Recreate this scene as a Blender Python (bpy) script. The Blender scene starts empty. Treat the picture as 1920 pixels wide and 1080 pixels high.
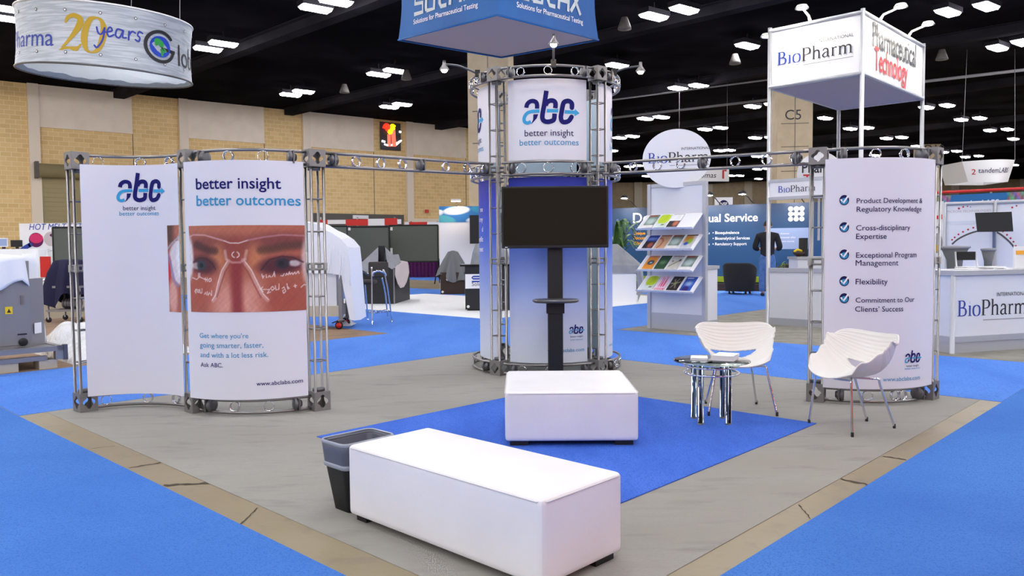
import bpy, math, random
from math import sin, cos, pi, radians as R, atan2, sqrt, exp
from mathutils import Vector as V, Matrix
random.seed(4)
sc = bpy.context.scene
# ------------------------------------------------------------------ camera, world, exposure
FPX, EYE = 1473.0, 1.30
PITCH, ROLL = R(2.934), R(0.504)
fwd = V((0, cos(PITCH), -sin(PITCH)))
r0 = V((1, 0, 0)); u0 = r0.cross(fwd)
rgt = r0*cos(ROLL) - u0*sin(ROLL); upv = u0*cos(ROLL) + r0*sin(ROLL)
CAM = V((0, 0, EYE))
cd = bpy.data.cameras.new('camera'); cam = bpy.data.objects.new('camera', cd)
sc.collection.objects.link(cam)
M = Matrix((rgt, upv, -fwd)).transposed().to_4x4(); M.translation = CAM
cam.matrix_world = M
cd.sensor_width = 36; cd.lens = FPX/1920*36; cd.clip_end = 300; cd.clip_start = 0.05
sc.camera = cam
w = bpy.data.worlds.new('world'); sc.world = w; w.use_nodes = True
w.node_tree.nodes['Background'].inputs[0].default_value = (0.55, 0.58, 0.66, 1)
w.node_tree.nodes['Background'].inputs[1].default_value = 0.02
sc.view_settings.view_transform = 'Standard'; sc.view_settings.look = 'None'
sc.view_settings.exposure = 0.0; sc.view_settings.gamma = 1
sc.view_settings.use_curve_mapping = False
LAMP_L = 66.0            # radiance of the hall's ceiling lamps
HL = 8.2                 # hanging height of the lamps

def ray(x, y): return rgt*((x-960)/FPX) + upv*((540-y)/FPX) + fwd
def gp(x, y, z=0.0):
    d = ray(x, y); return CAM + d*((z-EYE)/d.z)
def at(x, y, Y):
    d = ray(x, y); return CAM + d*(Y/d.y)
def pix(P):
    d = V(P)-CAM; z = d.dot(fwd); return 960+FPX*d.dot(rgt)/z, 540-FPX*d.dot(upv)/z
TH = R(43.7); U = V((sin(TH), cos(TH), 0)); W = V((-cos(TH), sin(TH), 0))   # the show floor's two grid directions
def ab(a, b, z=0.0): return U*a + W*b + V((0, 0, z))
YU = pi/2-TH            # yaw of direction U

# ------------------------------------------------------------------ materials
def lin(c): c /= 255.0; return c/12.92 if c <= .04045 else ((c+.055)/1.055)**2.4
def L3(c): return tuple(lin(x) for x in c)
MATS = {}
def mat(name, c, rough=.5, metal=0, noise=None, bump=None, emit=0, trans=0, attr=False, ramp=None, spec=.5, stretch=None):
    m = bpy.data.materials.new(name); m.use_nodes = True; nt = m.node_tree; N = nt.nodes; Lk = nt.links
    b = N['Principled BSDF']; c1 = L3(c)+(1,)
    b.inputs['Base Color'].default_value = c1; b.inputs['Roughness'].default_value = rough
    b.inputs['Metallic'].default_value = metal; b.inputs['Specular IOR Level'].default_value = spec
    if trans: b.inputs['Transmission Weight'].default_value = trans; b.inputs['IOR'].default_value = 1.45
    if emit:
        b.inputs['Emission Color'].default_value = c1; b.inputs['Emission Strength'].default_value = emit
    src = None
    def texco(sc3=None):
        t = N.new('ShaderNodeTexCoord'); o = t.outputs['Object']
        if sc3:
            mp = N.new('ShaderNodeMapping'); mp.inputs['Scale'].default_value = sc3[:3]
            if len(sc3) > 3: mp.inputs['Rotation'].default_value = (0, 0, sc3[3])
            Lk.new(o, mp.inputs[0]); o = mp.outputs[0]
        return o
    if attr:
        a = N.new('ShaderNodeAttribute'); a.attribute_name = 'Col'; src = a.outputs['Color']
    if ramp:
        t = N.new('ShaderNodeTexCoord'); s = N.new('ShaderNodeSeparateXYZ'); Lk.new(t.outputs['Object'], s.inputs[0])
        mr = N.new('ShaderNodeMapRange'); mr.inputs[1].default_value = ramp[0]; mr.inputs[2].default_value = ramp[1]
        Lk.new(s.outputs[2], mr.inputs[0]); cr = N.new('ShaderNodeValToRGB'); Lk.new(mr.outputs[0], cr.inputs[0])
        e = cr.color_ramp.elements
        for i, (p, col) in enumerate(ramp[2]):
            x = e[i] if i < 2 else e.new(p)
            x.position = p; x.color = L3(col)+(1,)
        src = cr.outputs[0]
    for k, n in enumerate(noise or []):     # (scale, colour, lo, hi) blends a second colour by noise
        tx = N.new('ShaderNodeTexNoise'); tx.inputs['Scale'].default_value = n[0]; tx.inputs['Detail'].default_value = 5
        Lk.new(texco(stretch), tx.inputs['Vector'])
        cr = N.new('ShaderNodeMapRange'); cr.inputs[1].default_value = n[2]; cr.inputs[2].default_value = n[3]; Lk.new(tx.outputs[0], cr.inputs[0])
        mx = N.new('ShaderNodeMix'); mx.data_type = 'RGBA'
        Lk.new(cr.outputs[0], mx.inputs[0])
        if src: Lk.new(src, mx.inputs[6])
        else: mx.inputs[6].default_value = c1
        mx.inputs[7].default_value = L3(n[1])+(1,); src = mx.outputs[2]
    if src: Lk.new(src, b.inputs['Base Color'])
    if bump:
        tx = N.new('ShaderNodeTexNoise'); tx.inputs['Scale'].default_value = bump[0]; tx.inputs['Detail'].default_value = 3
        Lk.new(texco(stretch), tx.inputs['Vector']); bp = N.new('ShaderNodeBump'); bp.inputs['Strength'].default_value = bump[1]
        bp.inputs['Distance'].default_value = bump[2] if len(bump) > 2 else .01
        Lk.new(tx.outputs[0], bp.inputs['Height']); Lk.new(bp.outputs[0], b.inputs['Normal'])
    MATS[name] = m; return m
mat('concrete', (152, 140, 112), .45, noise=[(.6, (136, 121, 90), .35, .7), (7, (120, 112, 96), .55, .85)], bump=(30, .1))
mat('tan_carpet', (150, 122, 96), .9, noise=[(3, (128, 104, 84), .4, .7)])
mat('grey_carpet', (156, 154, 146), .95, noise=[(1.1, (148, 143, 133), .42, .72), (4.5, (118, 115, 112), .56, .8), (14, (150, 146, 138), .5, .75), (160, (150, 146, 139), .45, .7)], bump=(260, .25, .003), stretch=(.45, 1.5, 1, -R(15)))
mat('concrete_joint', (70, 62, 50), .9)
mat('aisle_blue', (79, 131, 205), .95, noise=[(.8, (66, 115, 192), .4, .75), (140, (56, 103, 186), .48, .7)], bump=(300, .35, .004), spec=.1)
mat('far_blue', (92, 142, 225), .95, noise=[(1.5, (78, 126, 212), .42, .75), (90, (70, 114, 206), .48, .75)], spec=.1, stretch=(1, .3, 1, -YU))
mat('rug_blue', (76, 118, 212), .95, noise=[(3, (64, 104, 196), .4, .7), (160, (56, 94, 188), .48, .7)], bump=(240, .4, .004), spec=.1, stretch=(1, .35, 1, -YU))
mat('grey_floor', (146, 142, 132), .9, noise=[(4, (126, 120, 108), .4, .7)])
mat('white_floor', (250, 250, 250), .6)
mat('ceiling_black', (24, 23, 27), .95, noise=[(.25, (40, 38, 43), .45, .7)], spec=0)
mat('beam_black', (52, 50, 55), .9, noise=[(.6, (36, 35, 39), .4, .7)], spec=0)
mat('pipe_grey', (120, 118, 122), .6)
mat('plaster', (240, 226, 208), .8, noise=[(1.5, (232, 217, 198), .4, .7)])
mat('plaster_light', (236, 224, 206), .8)
mat('pilaster', (232, 218, 200), .8)
mat('column_beige', (204, 186, 156), .75, noise=[(2, (190, 172, 142), .4, .7)])
mat('door_tan', (160, 146, 106), .6)
mat('dark_trim', (92, 88, 84), .7)
mat('alu', (150, 146, 145), .3, .95)
mat('alu_dark', (112, 112, 114), .4, .85)
mat('casting', (138, 135, 133), .5, .5)
mat('chrome', (226, 226, 230), .06, 1)
mat('steel', (150, 148, 150), .42, .55)
mat('panel_white', (226, 226, 236), .55)
mat('panel_back', (196, 212, 222), .7)
mat('sign_white', (236, 236, 238), .45)
mat('kiosk_white', (222, 224, 230), .5)
mat('kiosk_frame', (186, 188, 194), .4, .4)
mat('soffit', (184, 168, 170), .7)
mat('leather', (240, 238, 238), .42, noise=[(3, (234, 232, 233), .4, .7)], bump=(45, .12, .006))
mat('seam', (214, 212, 214), .6)
mat('plastic_white', (236, 233, 226), .38)
mat('black', (18, 18, 20), .5)
mat('black_gloss', (12, 10, 12), .12)
mat('black_fabric', (24, 23, 25), .85, noise=[(60, (34, 33, 35), .4, .7)])
mat('brown_fabric', (60, 44, 36), .85)
mat('grey_cloth', (150, 152, 156), .9, noise=[(5, (134, 136, 142), .4, .7)])
mat('pink_cloth', (196, 184, 186), .9)
mat('dark_cloth', (112, 114, 116), .9)
mat('white_cloth', (238, 240, 244), .8)
mat('bag_grey', (92, 96, 108), .35)
mat('bag_film', (150, 156, 166), .3)
mat('navy_cloth', (26, 26, 62), .85)
mat('plastic_sheet', (228, 230, 232), .25, bump=(12, .6, .05))
mat('navy', (20, 20, 104), .6, spec=.2); mat('navy_dark', (26, 26, 80), .6, spec=.2)
mat('cyan', (44, 160, 214), .5); mat('cyan_dark', (40, 146, 196), .5)
mat('ink', (28, 26, 34), .5); mat('bio_blue', (34, 62, 160), .5); mat('tech_red', (190, 26, 36), .5)
mat('grey_ink', (150, 150, 156), .6)
mat('blue_sign', (16, 100, 172), .6, noise=[(.7, (9, 84, 156), .4, .7)])
mat('silver_letter', (206, 214, 214), .5); mat('letter_white', (244, 244, 246), .5)
mat('orange', (246, 170, 40), .5)
mat('gold', (186, 152, 22), .45); mat('script_blue', (34, 56, 160), .5); mat('globe_blue', (22, 66, 190), .5); mat('globe_green', (40, 160, 70), .5)
mat('brushed', (168, 176, 184), .5, .2, noise=[(2.2, (196, 202, 208), .42, .6)], stretch=(1, 1, 14))
mat('sign_fabric', (222, 232, 238), .8, bump=(3, .3, .1))
def translucent(name, c, f):
    m = MATS[name]; nt = m.node_tree; N = nt.nodes; t = N.new('ShaderNodeBsdfTranslucent'); t.inputs[0].default_value = L3(c)+(1,)
    x = N.new('ShaderNodeMixShader'); x.inputs[0].default_value = f
    nt.links.new(N['Principled BSDF'].outputs[0], x.inputs[1]); nt.links.new(t.outputs[0], x.inputs[2]); nt.links.new(x.outputs[0], N['Material Output'].inputs[0])
translucent('sign_fabric', (236, 242, 246), .55)
mat('glass', (225, 245, 238), .02, trans=1)
mat('paper', (244, 243, 244), .6)
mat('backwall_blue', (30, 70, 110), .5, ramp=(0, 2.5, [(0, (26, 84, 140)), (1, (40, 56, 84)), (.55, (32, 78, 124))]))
mat('lime', (150, 176, 30), .6)
mat('tower_print', (255, 255, 255), .5, ramp=(.1, 2.0, [(0, (226, 232, 242)), (1, (26, 40, 160)), (.2, (206, 214, 240)), (.42, (150, 172, 232)), (.7, (52, 96, 210)), (.9, (34, 58, 184))]))
mat('red', (208, 36, 28), .5); mat('red_wall', (226, 20, 16), .6)
mat('purple', (92, 26, 84), .9)
mat('board_grey', (100, 106, 98), .8, noise=[(40, (92, 98, 92), .4, .7)])
mat('tan_board', (188, 180, 164), .6)
mat('yellow', (240, 208, 40), .5)
mat('skin', (206, 160, 138), .55); mat('hair', (54, 34, 24), .7); mat('denim', (84, 118, 168), .85, noise=[(14, (66, 98, 148), .4, .7)])
mat('leaf', (48, 92, 38), .55, noise=[(3, (86, 120, 52), .4, .7)])
mat('wood_dark', (64, 42, 30), .5)
mat('print', (255, 255, 255), .5, attr=True)
mat('lamp_lens', (250, 249, 255), .5, emit=LAMP_L)
mat('bulb', (255, 226, 190), .5, emit=60); mat('bulb_white', (255, 248, 230), .5, emit=420)
mat('bulb_wall', (255, 240, 220), .5, emit=330); mat('neon_red', (255, 40, 20), .5, emit=3.0); mat('neon_yellow', (255, 210, 20), .5, emit=2.0); mat('neon_pink', (240, 120, 96), .5, emit=.8); mat('neon_white', (255, 250, 250), .5, emit=2)
mat('neon_board', (52, 52, 58), .6)
mat('marker', (28, 28, 40), .4)
mat('magenta', (206, 30, 96), .5); mat('stool_fabric', (64, 59, 53), .85); mat('lavender', (150, 170, 210), .5)
def brickmat():
    m = mat('brick', (196, 166, 116), .85); nt = m.node_tree; N = nt.nodes
    b = N['Principled BSDF']; t = N.new('ShaderNodeTexCoord'); br = N.new('ShaderNodeTexBrick')
    sp = N.new('ShaderNodeSeparateXYZ'); cb = N.new('ShaderNodeCombineXYZ')
    nt.links.new(t.outputs['Object'], sp.inputs[0]); nt.links.new(sp.outputs[0], cb.inputs[0]); nt.links.new(sp.outputs[2], cb.inputs[1])
    nt.links.new(cb.outputs[0], br.inputs['Vector'])
    br.inputs['Scale'].default_value = 1; br.inputs['Brick Width'].default_value = .4; br.inputs['Row Height'].default_value = .2
    br.inputs['Mortar Size'].default_value = .012
    br.inputs['Color1'].default_value = L3((222, 188, 130))+(1,); br.inputs['Color2'].default_value = L3((234, 202, 144))+(1,)
    br.inputs['Mortar'].default_value = L3((240, 216, 170))+(1,)
    nt.links.new(br.outputs[0], b.inputs['Base Color'])
brickmat()

# ------------------------------------------------------------------ mesh builder
class MB:
    def __init__(s): s.v = []; s.f = []; s.m = []; s.s = []; s.c = {}
    def add(s, vs, fs, m, smooth=False, cols=None):
        o = len(s.v); s.v += [V(p) for p in vs]
        for f in fs: s.f.append([i+o for i in f]); s.m.append(m); s.s.append(smooth)
        if cols:
            for i, c in enumerate(cols): s.c[o+i] = c
        return s
    def box(s, c, d, m, rz=0, rx=0, ry=0):
        mt = Matrix.Rotation(rz, 3, 'Z') @ Matrix.Rotation(ry, 3, 'Y') @ Matrix.Rotation(rx, 3, 'X')
        vs = [V(c)+mt @ V((d[0]/2*i, d[1]/2*j, d[2]/2*k)) for k in (-1, 1) for j in (-1, 1) for i in (-1, 1)]
        return s.add(vs, [(0, 2, 3, 1), (4, 5, 7, 6), (0, 1, 5, 4), (2, 6, 7, 3), (0, 4, 6, 2), (1, 3, 7, 5)], m)
    def bx(s, p0, p1, m):      # corner to corner
        return s.box([(a+b)/2 for a, b in zip(p0, p1)], [abs(a-b) for a, b in zip(p0, p1)], m)
    def quad(s, a, b, c, d, m): return s.add([a, b, c, d], [(0, 1, 2, 3)], m)
    def tube(s, pts, r, m, n=8, closed=False, cap=True):
        pts = [V(p) for p in pts]; k = len(pts); rs = r if isinstance(r, (list, tuple)) else [r]*k
        vs = []; ref = None
        for i, p in enumerate(pts):
            if closed: t = pts[(i+1) % k]-pts[i-1]
            else: t = pts[min(i+1, k-1)]-pts[max(i-1, 0)]
            t = t.normalized()
            if ref is None:
                ref = V((0, 0, 1)) if abs(t.z) < .9 else V((1, 0, 0))
            a = (ref - t*ref.dot(t)).normalized(); ref = a; b = t.cross(a)
            for j in range(n):
                q = 2*pi*j/n; vs.append(p+(a*cos(q)+b*sin(q))*rs[i])
        fs = []
        for i in range(k if closed else k-1):
            for j in range(n):
                i2 = (i+1) % k
                fs.append((i*n+j, i*n+(j+1) % n, i2*n+(j+1) % n, i2*n+j))
        s.add(vs, fs, m, True)
        if cap and not closed:
            o = len(s.v)-len(vs)
            for i in (0, k-1): s.f.append([o+i*n+j for j in range(n)]); s.m.append(m); s.s.append(False)
        return s
    def cyl(s, p0, p1, r, m, n=12): return s.tube([p0, p1], r, m, n)
    def lathe(s, prof, m, c=(0, 0, 0), ax=V((0, 0, 1)), n=24, sx=1, sy=1):
        ax = V(ax).normalized(); a = (V((1, 0, 0)) if abs(ax.x) < .9 else V((0, 1, 0))); a = (a-ax*a.dot(ax)).normalized(); b = ax.cross(a)
        vs = []
        for r, z in prof:
            for j in range(n):
                q = 2*pi*j/n; vs.append(V(c)+ax*z+a*(r*cos(q)*sx)+b*(r*sin(q)*sy))
        fs = [(i*n+j, i*n+(j+1) % n, (i+1)*n+(j+1) % n, (i+1)*n+j) for i in range(len(prof)-1) for j in range(n)]
        fs += [tuple(range(n))[::-1], tuple((len(prof)-1)*n+j for j in range(n))]
        return s.add(vs, fs, m, True)
    def grid(s, fn, nu, nv, m, smooth=True, col=None, keep=None):
        vs = [fn(i/nu, j/nv) for j in range(nv+1) for i in range(nu+1)]
        cl = [col(i/nu, j/nv) for j in range(nv+1) for i in range(nu+1)] if col else None
        fs = [(j*(nu+1)+i, j*(nu+1)+i+1, (j+1)*(nu+1)+i+1, (j+1)*(nu+1)+i) for j in range(nv) for i in range(nu) if keep is None or keep((i+.5)/nu, (j+.5)/nv)]
        return s.add(vs, fs, m, smooth, cl)
    def poly(s, pts, m): return s.add(pts, [tuple(range(len(pts)))], m)
    def prism(s, pts2, z0, z1, m):
        n = len(pts2); vs = [(x, y, z0) for x, y in pts2]+[(x, y, z1) for x, y in pts2]
        return s.add(vs, [tuple(range(n))[::-1], tuple(range(n, 2*n))]+[(i, (i+1) % n, n+(i+1) % n, n+i) for i in range(n)], m)
    def disc(s, fn, cx, cy, rx, ry, m, n=28, r_in=None, a0=0, a1=2*pi):      # flat disc or ring in a picture plane fn(x,y)->3D
        full = abs(a1-a0-2*pi) < 1e-6; k = n if full else n+1
        q = [a0+(a1-a0)*j/n for j in range(k)]
        if r_in is None:
            return s.add([fn(cx+rx*cos(t), cy+ry*sin(t)) for t in q], [tuple(range(k))], m)
        vs = [fn(cx+rx*cos(t), cy+ry*sin(t)) for t in q]+[fn(cx+rx*r_in*cos(t), cy+ry*r_in*sin(t)) for t in q]
        return s.add(vs, [(i, (i+1) % k, k+(i+1) % k, k+i) for i in range(k if full else k-1)], m)
    def ribbon(s, fn, pts, wd, m, cap=True):   # stroke of width wd (number or per-point list) in the picture plane fn
        P = [V((p[0], p[1])) for p in pts]; k = len(P); ws = wd if isinstance(wd, (list, tuple)) else [wd]*k
        lft = []; rt = []
        for i in range(k):
            t = (P[min(i+1, k-1)]-P[max(i-1, 0)]); t = t.normalized() if t.length else V((1, 0)); nn = V((-t.y, t.x))
            lft.append(P[i]+nn*ws[i]/2); rt.append(P[i]-nn*ws[i]/2)
        vs = lft+rt; s.add([fn(p.x, p.y) for p in vs], [(i, i+1, k+i+1, k+i) for i in range(k-1)], m)
        if cap:
            for i in (0, k-1): s.disc(lambda x, y: fn(x, y), P[i].x, P[i].y, ws[i]/2, ws[i]/2, m, 12)
        return s
    def build(s, name, parent=None, bevel=0, solid=0, subs=0, world=True, smooth_all=False, seg=2, off=0):
        me = bpy.data.meshes.new(name); inv = None
        vs = s.v
        if parent is not None and world:
            inv = WM[parent].inverted(); vs = [inv @ p for p in vs]
        me.from_pydata([tuple(p) for p in vs], [], s.f)
        mm = []
        for k in s.m:
            if k not in mm: mm.append(k)
        for k in mm: me.materials.append(MATS[k])
        ix = {k: i for i, k in enumerate(mm)}
        for p, k, sm in zip(me.polygons, s.m, s.s): p.material_index = ix[k]; p.use_smooth = sm or smooth_all
        if s.c:
            ca = me.color_attributes.new('Col', 'FLOAT_COLOR', 'POINT')
            for i, c in s.c.items(): ca.data[i].color = (c[0], c[1], c[2], 1)
        me.update()
        ob = bpy.data.objects.new(name, me); sc.collection.objects.link(ob)
        if parent is not None: ob.parent = parent
        WM[ob] = WM[parent].copy() if parent is not None else Matrix()
        if solid: md = ob.modifiers.new('solid', 'SOLIDIFY'); md.thickness = solid; md.offset = off
        if bevel: md = ob.modifiers.new('bevel', 'BEVEL'); md.width = bevel; md.segments = seg; md.limit_method = 'ANGLE'; md.harden_normals = False
        if subs: md = ob.modifiers.new('sub', 'SUBSURF'); md.levels = subs; md.render_levels = subs
        return ob
WM = {}
def tag(o, label=None, cat=None, group=None, kind=None):
    for k, x in (('label', label), ('category', cat), ('group', group), ('kind', kind)):
        if x: o[k] = x
    return o
def thing(name, label, cat, loc=(0, 0, 0), rz=0, group=None):
    o = bpy.data.objects.new(name, None); o.empty_display_size = .1; sc.collection.objects.link(o)
    o.location = loc; o.rotation_euler = (0, 0, rz)
    WM[o] = Matrix.Translation(V(loc)) @ Matrix.Rotation(rz, 4, 'Z')
    return tag(o, label, cat, group)
KIDS = {}
def copy_tree(o, parent=None, loc=None, rz=None, label=None):
    c = o.copy(); sc.collection.objects.link(c)
    if parent: c.parent = parent
    if loc is not None: c.location = loc
    if rz is not None: c.rotation_euler = (0, 0, rz)
    if label: c['label'] = label
    for ch in list(o.children): copy_tree(ch, c)
    return c
def struct(mb, name, label=None, **k): return tag(mb.build(name, **k), label, kind='structure')
def single(mb, name, label, cat, group=None, loc=None, **k):     # a thing that is one mesh, its origin at its base
    o = mb.build(name, **k)
    if loc is not None:
        for vv in o.data.vertices: vv.co -= V(loc)
        o.location = loc
    return tag(o, label, cat, group)

# ------------------------------------------------------------------ lettering
TC = {}
def text2d(s, bold=0):
    if any(c in s for c in 'MNWH') and bold < .02: bold = 0
    if (s, bold) in TC: return TC[(s, bold)]
    cu = bpy.data.curves.new('t', 'FONT'); cu.body = s; cu.size = 1; cu.resolution_u = 3; cu.offset = bold
    ob = bpy.data.objects.new('t', cu); sc.collection.objects.link(ob)
    me = bpy.data.meshes.new_from_object(ob.evaluated_get(bpy.context.evaluated_depsgraph_get()))
    vs = [(p.co.x, p.co.y) for p in me.vertices]; fs = [tuple(p.vertices) for p in me.polygons]
    bpy.data.objects.remove(ob); bpy.data.curves.remove(cu); bpy.data.meshes.remove(me)
    x0 = min(p[0] for p in vs); x1 = max(p[0] for p in vs)
    TC[(s, bold)] = ([(p[0]-x0, p[1]) for p in vs], fs, x1-x0); return TC[(s, bold)]
def text(mb, fn, s, x, y, m, size=None, width=None, align='L', bold=0, shear=0, ys=1):
    """s with its baseline starting at (x,y) of picture plane fn; size = font size or width = total width"""
    vs, fs, w0 = text2d(s, bold)
    if width is None: k = size; kx = size
    elif size is None: kx = k = width/w0
    else: kx = width/w0; k = size
    k *= ys
    ww = w0*kx; ox = {'L': 0, 'C': -ww/2, 'R': -ww}[align]
    mb.add([fn(x+ox+p[0]*kx+p[1]*k*shear, y+p[1]*k) for p in vs], fs, m)
def crv(pts, n=6):      # Catmull-Rom through points (extra values such as widths are interpolated too)
    out = []; k = len(pts)
    for i in range(k-1):
        p0, p1, p2, p3 = pts[max(i-1, 0)], pts[i], pts[i+1], pts[min(i+2, k-1)]
        for j in range(n):
            t = j/n
            out.append(tuple(.5*(2*b+(c-a)*t+(2*a-5*b+4*c-d)*t*t+(-a+3*b-3*c+d)*t**3) for a, b, c, d in zip(p0, p1, p2, p3)))
    out.append(tuple(pts[-1])); return out
def abc_logo(mb, fn, x, y, wd, off=1):
    """the abc mark, width wd, its lower left corner at (x,y)"""
    k = wd/565.0
    def g(px, py): return fn(x+(px-380)*k, y+(606-py)*k)
    def rb(p, w_, m, cap=True): mb.ribbon(lambda a, b: g(a, b), crv(p, 5), w_, m, cap)
    bar = 34
    rb([(548, 478), (470, 480), (425, 495), (398, 535), (400, 575), (428, 590), (462, 578)], 33, 'cyan', False)
    rb([(418, 440), (428, 405), (455, 382), (487, 378), (515, 392), (524, 420), (523, 454)], 42, 'navy', False)
    mb.poly([g(487, 508), g(535, 508), g(520, 548), (g(464, 606)), g(484, 560)], 'navy')
    mb.poly([g(620, 459), g(733, 459), g(729, 494), g(616, 494)], 'cyan')
    mb.poly([g(797, 467), g(897, 470), g(899, 452), g(946, 492), g(893, 524), g(894, 503), g(793, 503)], 'cyan')
    rb([(616, 282), (597, 400), (575, 520), (582, 565), (612, 583), (655, 580), (688, 560), (695, 504)], 46, 'navy', False)
    rb([(607, 425), (622, 395), (655, 378), (690, 383), (705, 408), (702, 452)], 46, 'navy', False)
    rb([(868, 442), (868, 402), (843, 380), (808, 382), (782, 405), (762, 500), (757, 545), (770, 580), (803, 585), (838, 570), (864, 532)], 46, 'navy')
SERIF = {   # thick stems with bracketed serifs: list of (points, widths)
 'B': (.60, [([(.13, 0), (.13, .7)], .1), ([(.02, .01), (.3, .01)], .025), ([(.02, .69), (.3, .69)], .025), ([(.15, .69, .03), (.36, .66, .06), (.42, .53, .1), (.36, .4, .06), (.15, .37, .03)], 0), ([(.15, .37, .03), (.42, .34, .06), (.5, .19, .11), (.42, .04, .06), (.15, .01, .03)], 0)]),
 'i': (.27, [([(.13, 0), (.13, .46)], .085), ([(.03, .01), (.24, .01)], .025), ([(.04, .45), (.13, .45)], .03), ([(.12, .6), (.13, .6)], .1)]),
 'o': (.52, [([(.25, .47, .03), (.1, .4, .08), (.06, .23, .09), (.1, .06, .08), (.25, -.01, .03), (.4, .06, .08), (.44, .23, .09), (.4, .4, .08), (.25, .47, .03)], 0)]),
 'P': (.56, [([(.13, 0), (.13, .7)], .1), ([(.02, .01), (.26, .01)], .025), ([(.02, .69), (.3, .69)], .025), ([(.15, .69, .03), (.4, .66, .06), (.48, .5, .11), (.4, .35, .06), (.15, .31, .03)], 0)]),
 'h': (.55, [([(.12, 0), (.12, .72)], .08), ([(.03, .01), (.21, .01)], .025), ([(.03, .71), (.12, .71)], .03), ([(.13, .33, .03), (.22, .44, .06), (.35, .44, .08), (.41, .34, .085), (.41, 0, .085)], 0), ([(.32, .01), (.51, .01)], .025)]),
 'a': (.48, [([(.08, .36, .06), (.14, .45, .06), (.28, .45, .07), (.34, .35, .085), (.34, .06, .085), (.44, .01, .04)], 0), ([(.34, .27, .03), (.18, .24, .05), (.07, .12, .09), (.14, .02, .06), (.26, .03, .04), (.34, .12, .03)], 0)]),
 'r': (.38, [([(.12, 0), (.12, .46)], .085), ([(.03, .01), (.22, .01)], .025), ([(.03, .45), (.12, .45)], .03), ([(.13, .32, .03), (.2, .43, .05), (.33, .43, .09)], 0)]),
 'm': (.83, [([(.12, 0), (.12, .46)], .085), ([(.03, .01), (.21, .01)], .025), ([(.03, .45), (.12, .45)], .03), ([(.13, .33, .03), (.22, .44, .06), (.34, .43, .08), (.39, .34, .085), (.39, 0, .085)], 0), ([(.31, .01), (.47, .01)], .025), ([(.4, .33, .03), (.49, .44, .06), (.62, .43, .08), (.68, .34, .085), (.68, 0, .085)], 0), ([(.59, .01), (.78, .01)], .025)]),
}
def serif(mb, fn, s, x, y, width, m, m2=None, switch=3):
    tot = sum(SERIF[c][0] for c in s); k = width/tot; cx = x
    for i, c in enumerate(s):
        wd, st = SERIF[c]; mm = m if (m2 is None or i < switch) else m2
        for pts, w_ in st:
            if w_: mb.ribbon(fn, [(cx+p[0]*k, y+p[1]*k) for p in pts], w_*k, mm, False)
            else:
                q = crv(pts, 5); mb.ribbon(fn, [(cx+p[0]*k, y+p[1]*k) for p in q], [p[2]*k for p in q], mm, False)
        cx += wd*k
def biopharm(mb, fn, x, y, width, intl=True):
    serif(mb, fn, 'BioPharm', x, y, width, 'bio_blue', 'ink')
    if intl:
        text(mb, fn, 'INTERNATIONAL', x+width, y+width*.2, 'ink', width=width*.45, align='R')
        mb.ribbon(fn, [(x+width*.36, y-width*.05), (x+width, y-width*.05)], width*.009, 'grey_ink', False)
def plane(o, xd, yd=V((0, 0, 1)), off=.004):     # picture plane: origin, x direction, y direction, lifted by off
    o = V(o); xd = V(xd).normalized(); yd = V(yd).normalized(); n = xd.cross(yd)
    return lambda x, y: o+xd*x+yd*y+n*off

# ------------------------------------------------------------------ setting: floor, carpets, walls, ceiling
struct(MB().bx((-75, -30, -.3), (75, 95, 0), 'concrete'), 'floor', 'bare tan concrete hall floor')
CZ = .003
def patch(mb, a0, b0, a1, b1, m, z0=0.0, z1=CZ):
    pts = [ab(a0, b0), ab(a1, b0), ab(a1, b1), ab(a0, b1)]
    return mb.add([p+V((0, 0, zz)) for zz in (z0, z1) for p in pts], [(3, 2, 1, 0), (4, 5, 6, 7), (0, 1, 5, 4), (1, 2, 6, 5), (2, 3, 7, 6), (3, 0, 4, 7)], m)
def carpet(name, label, cat, m, *rects, **k):
    mb = MB()
    for r in rects: patch(mb, *r, m, **k)
    return tag(mb.build(name), label, cat)
carpet('booth_carpet', 'grey stained booth carpet under the white ottomans and truss displays', 'carpet', 'grey_carpet', (1.95, 1.665, 7.37, 7.1))
carpet('aisle_carpet', 'bright blue aisle carpet filling the lower left corner of the photo', 'carpet', 'aisle_blue', (-3.0, -9.0, 1.752, 11))
carpet('aisle_carpet', 'bright blue aisle carpet filling the lower right corner of the photo', 'carpet', 'aisle_blue', (1.76, -1.04, 30, 1.51))
carpet('aisle_carpet', 'blue cross-aisle carpet behind the centre tower and both truss displays', 'carpet', 'far_blue', (1.76, 7.11, 10.01, 9.66), (7.385, 1.515, 10.01, 7.108), (7.39, 9.662, 10.03, 26), (10.012, 7.31, 18, 10.19))
carpet('booth_carpet', 'brown carpet under the white covered machine on castors', 'carpet', 'tan_carpet', (1.76, 9.665, 7.385, 17))
carpet('booth_carpet', 'white booth floor under the black counters left of the tower', 'carpet', 'white_floor', (10.04, 10.2, 14.6, 17.4))
carpet('booth_carpet', 'white booth floor under the grey-draped table right of the tower', 'carpet', 'white_floor', (14.602, 10.2, 17.5, 12.6))
carpet('booth_carpet', 'grey booth floor under the magazine stand and white reception counter', 'carpet', 'grey_floor', (10.02, 1.515, 15.5, 7.3))
carpet('booth_carpet', 'blue booth carpet where the man in jeans stands', 'carpet', 'far_blue', (15.51, 1.515, 18, 7.3), (18.01, 1.515, 24, 12.6))
carpet('aisle_carpet', 'far strip of blue aisle carpet beyond the white floor', 'carpet', 'far_blue', (14.61, 12.7, 16.4, 22), (10.04, 17.41, 14.6, 20))
carpet('aisle_carpet', 'farthest strip of blue carpet in front of the purple drape', 'carpet', 'far_blue', (20.8, 20, 25, 34))
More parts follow.
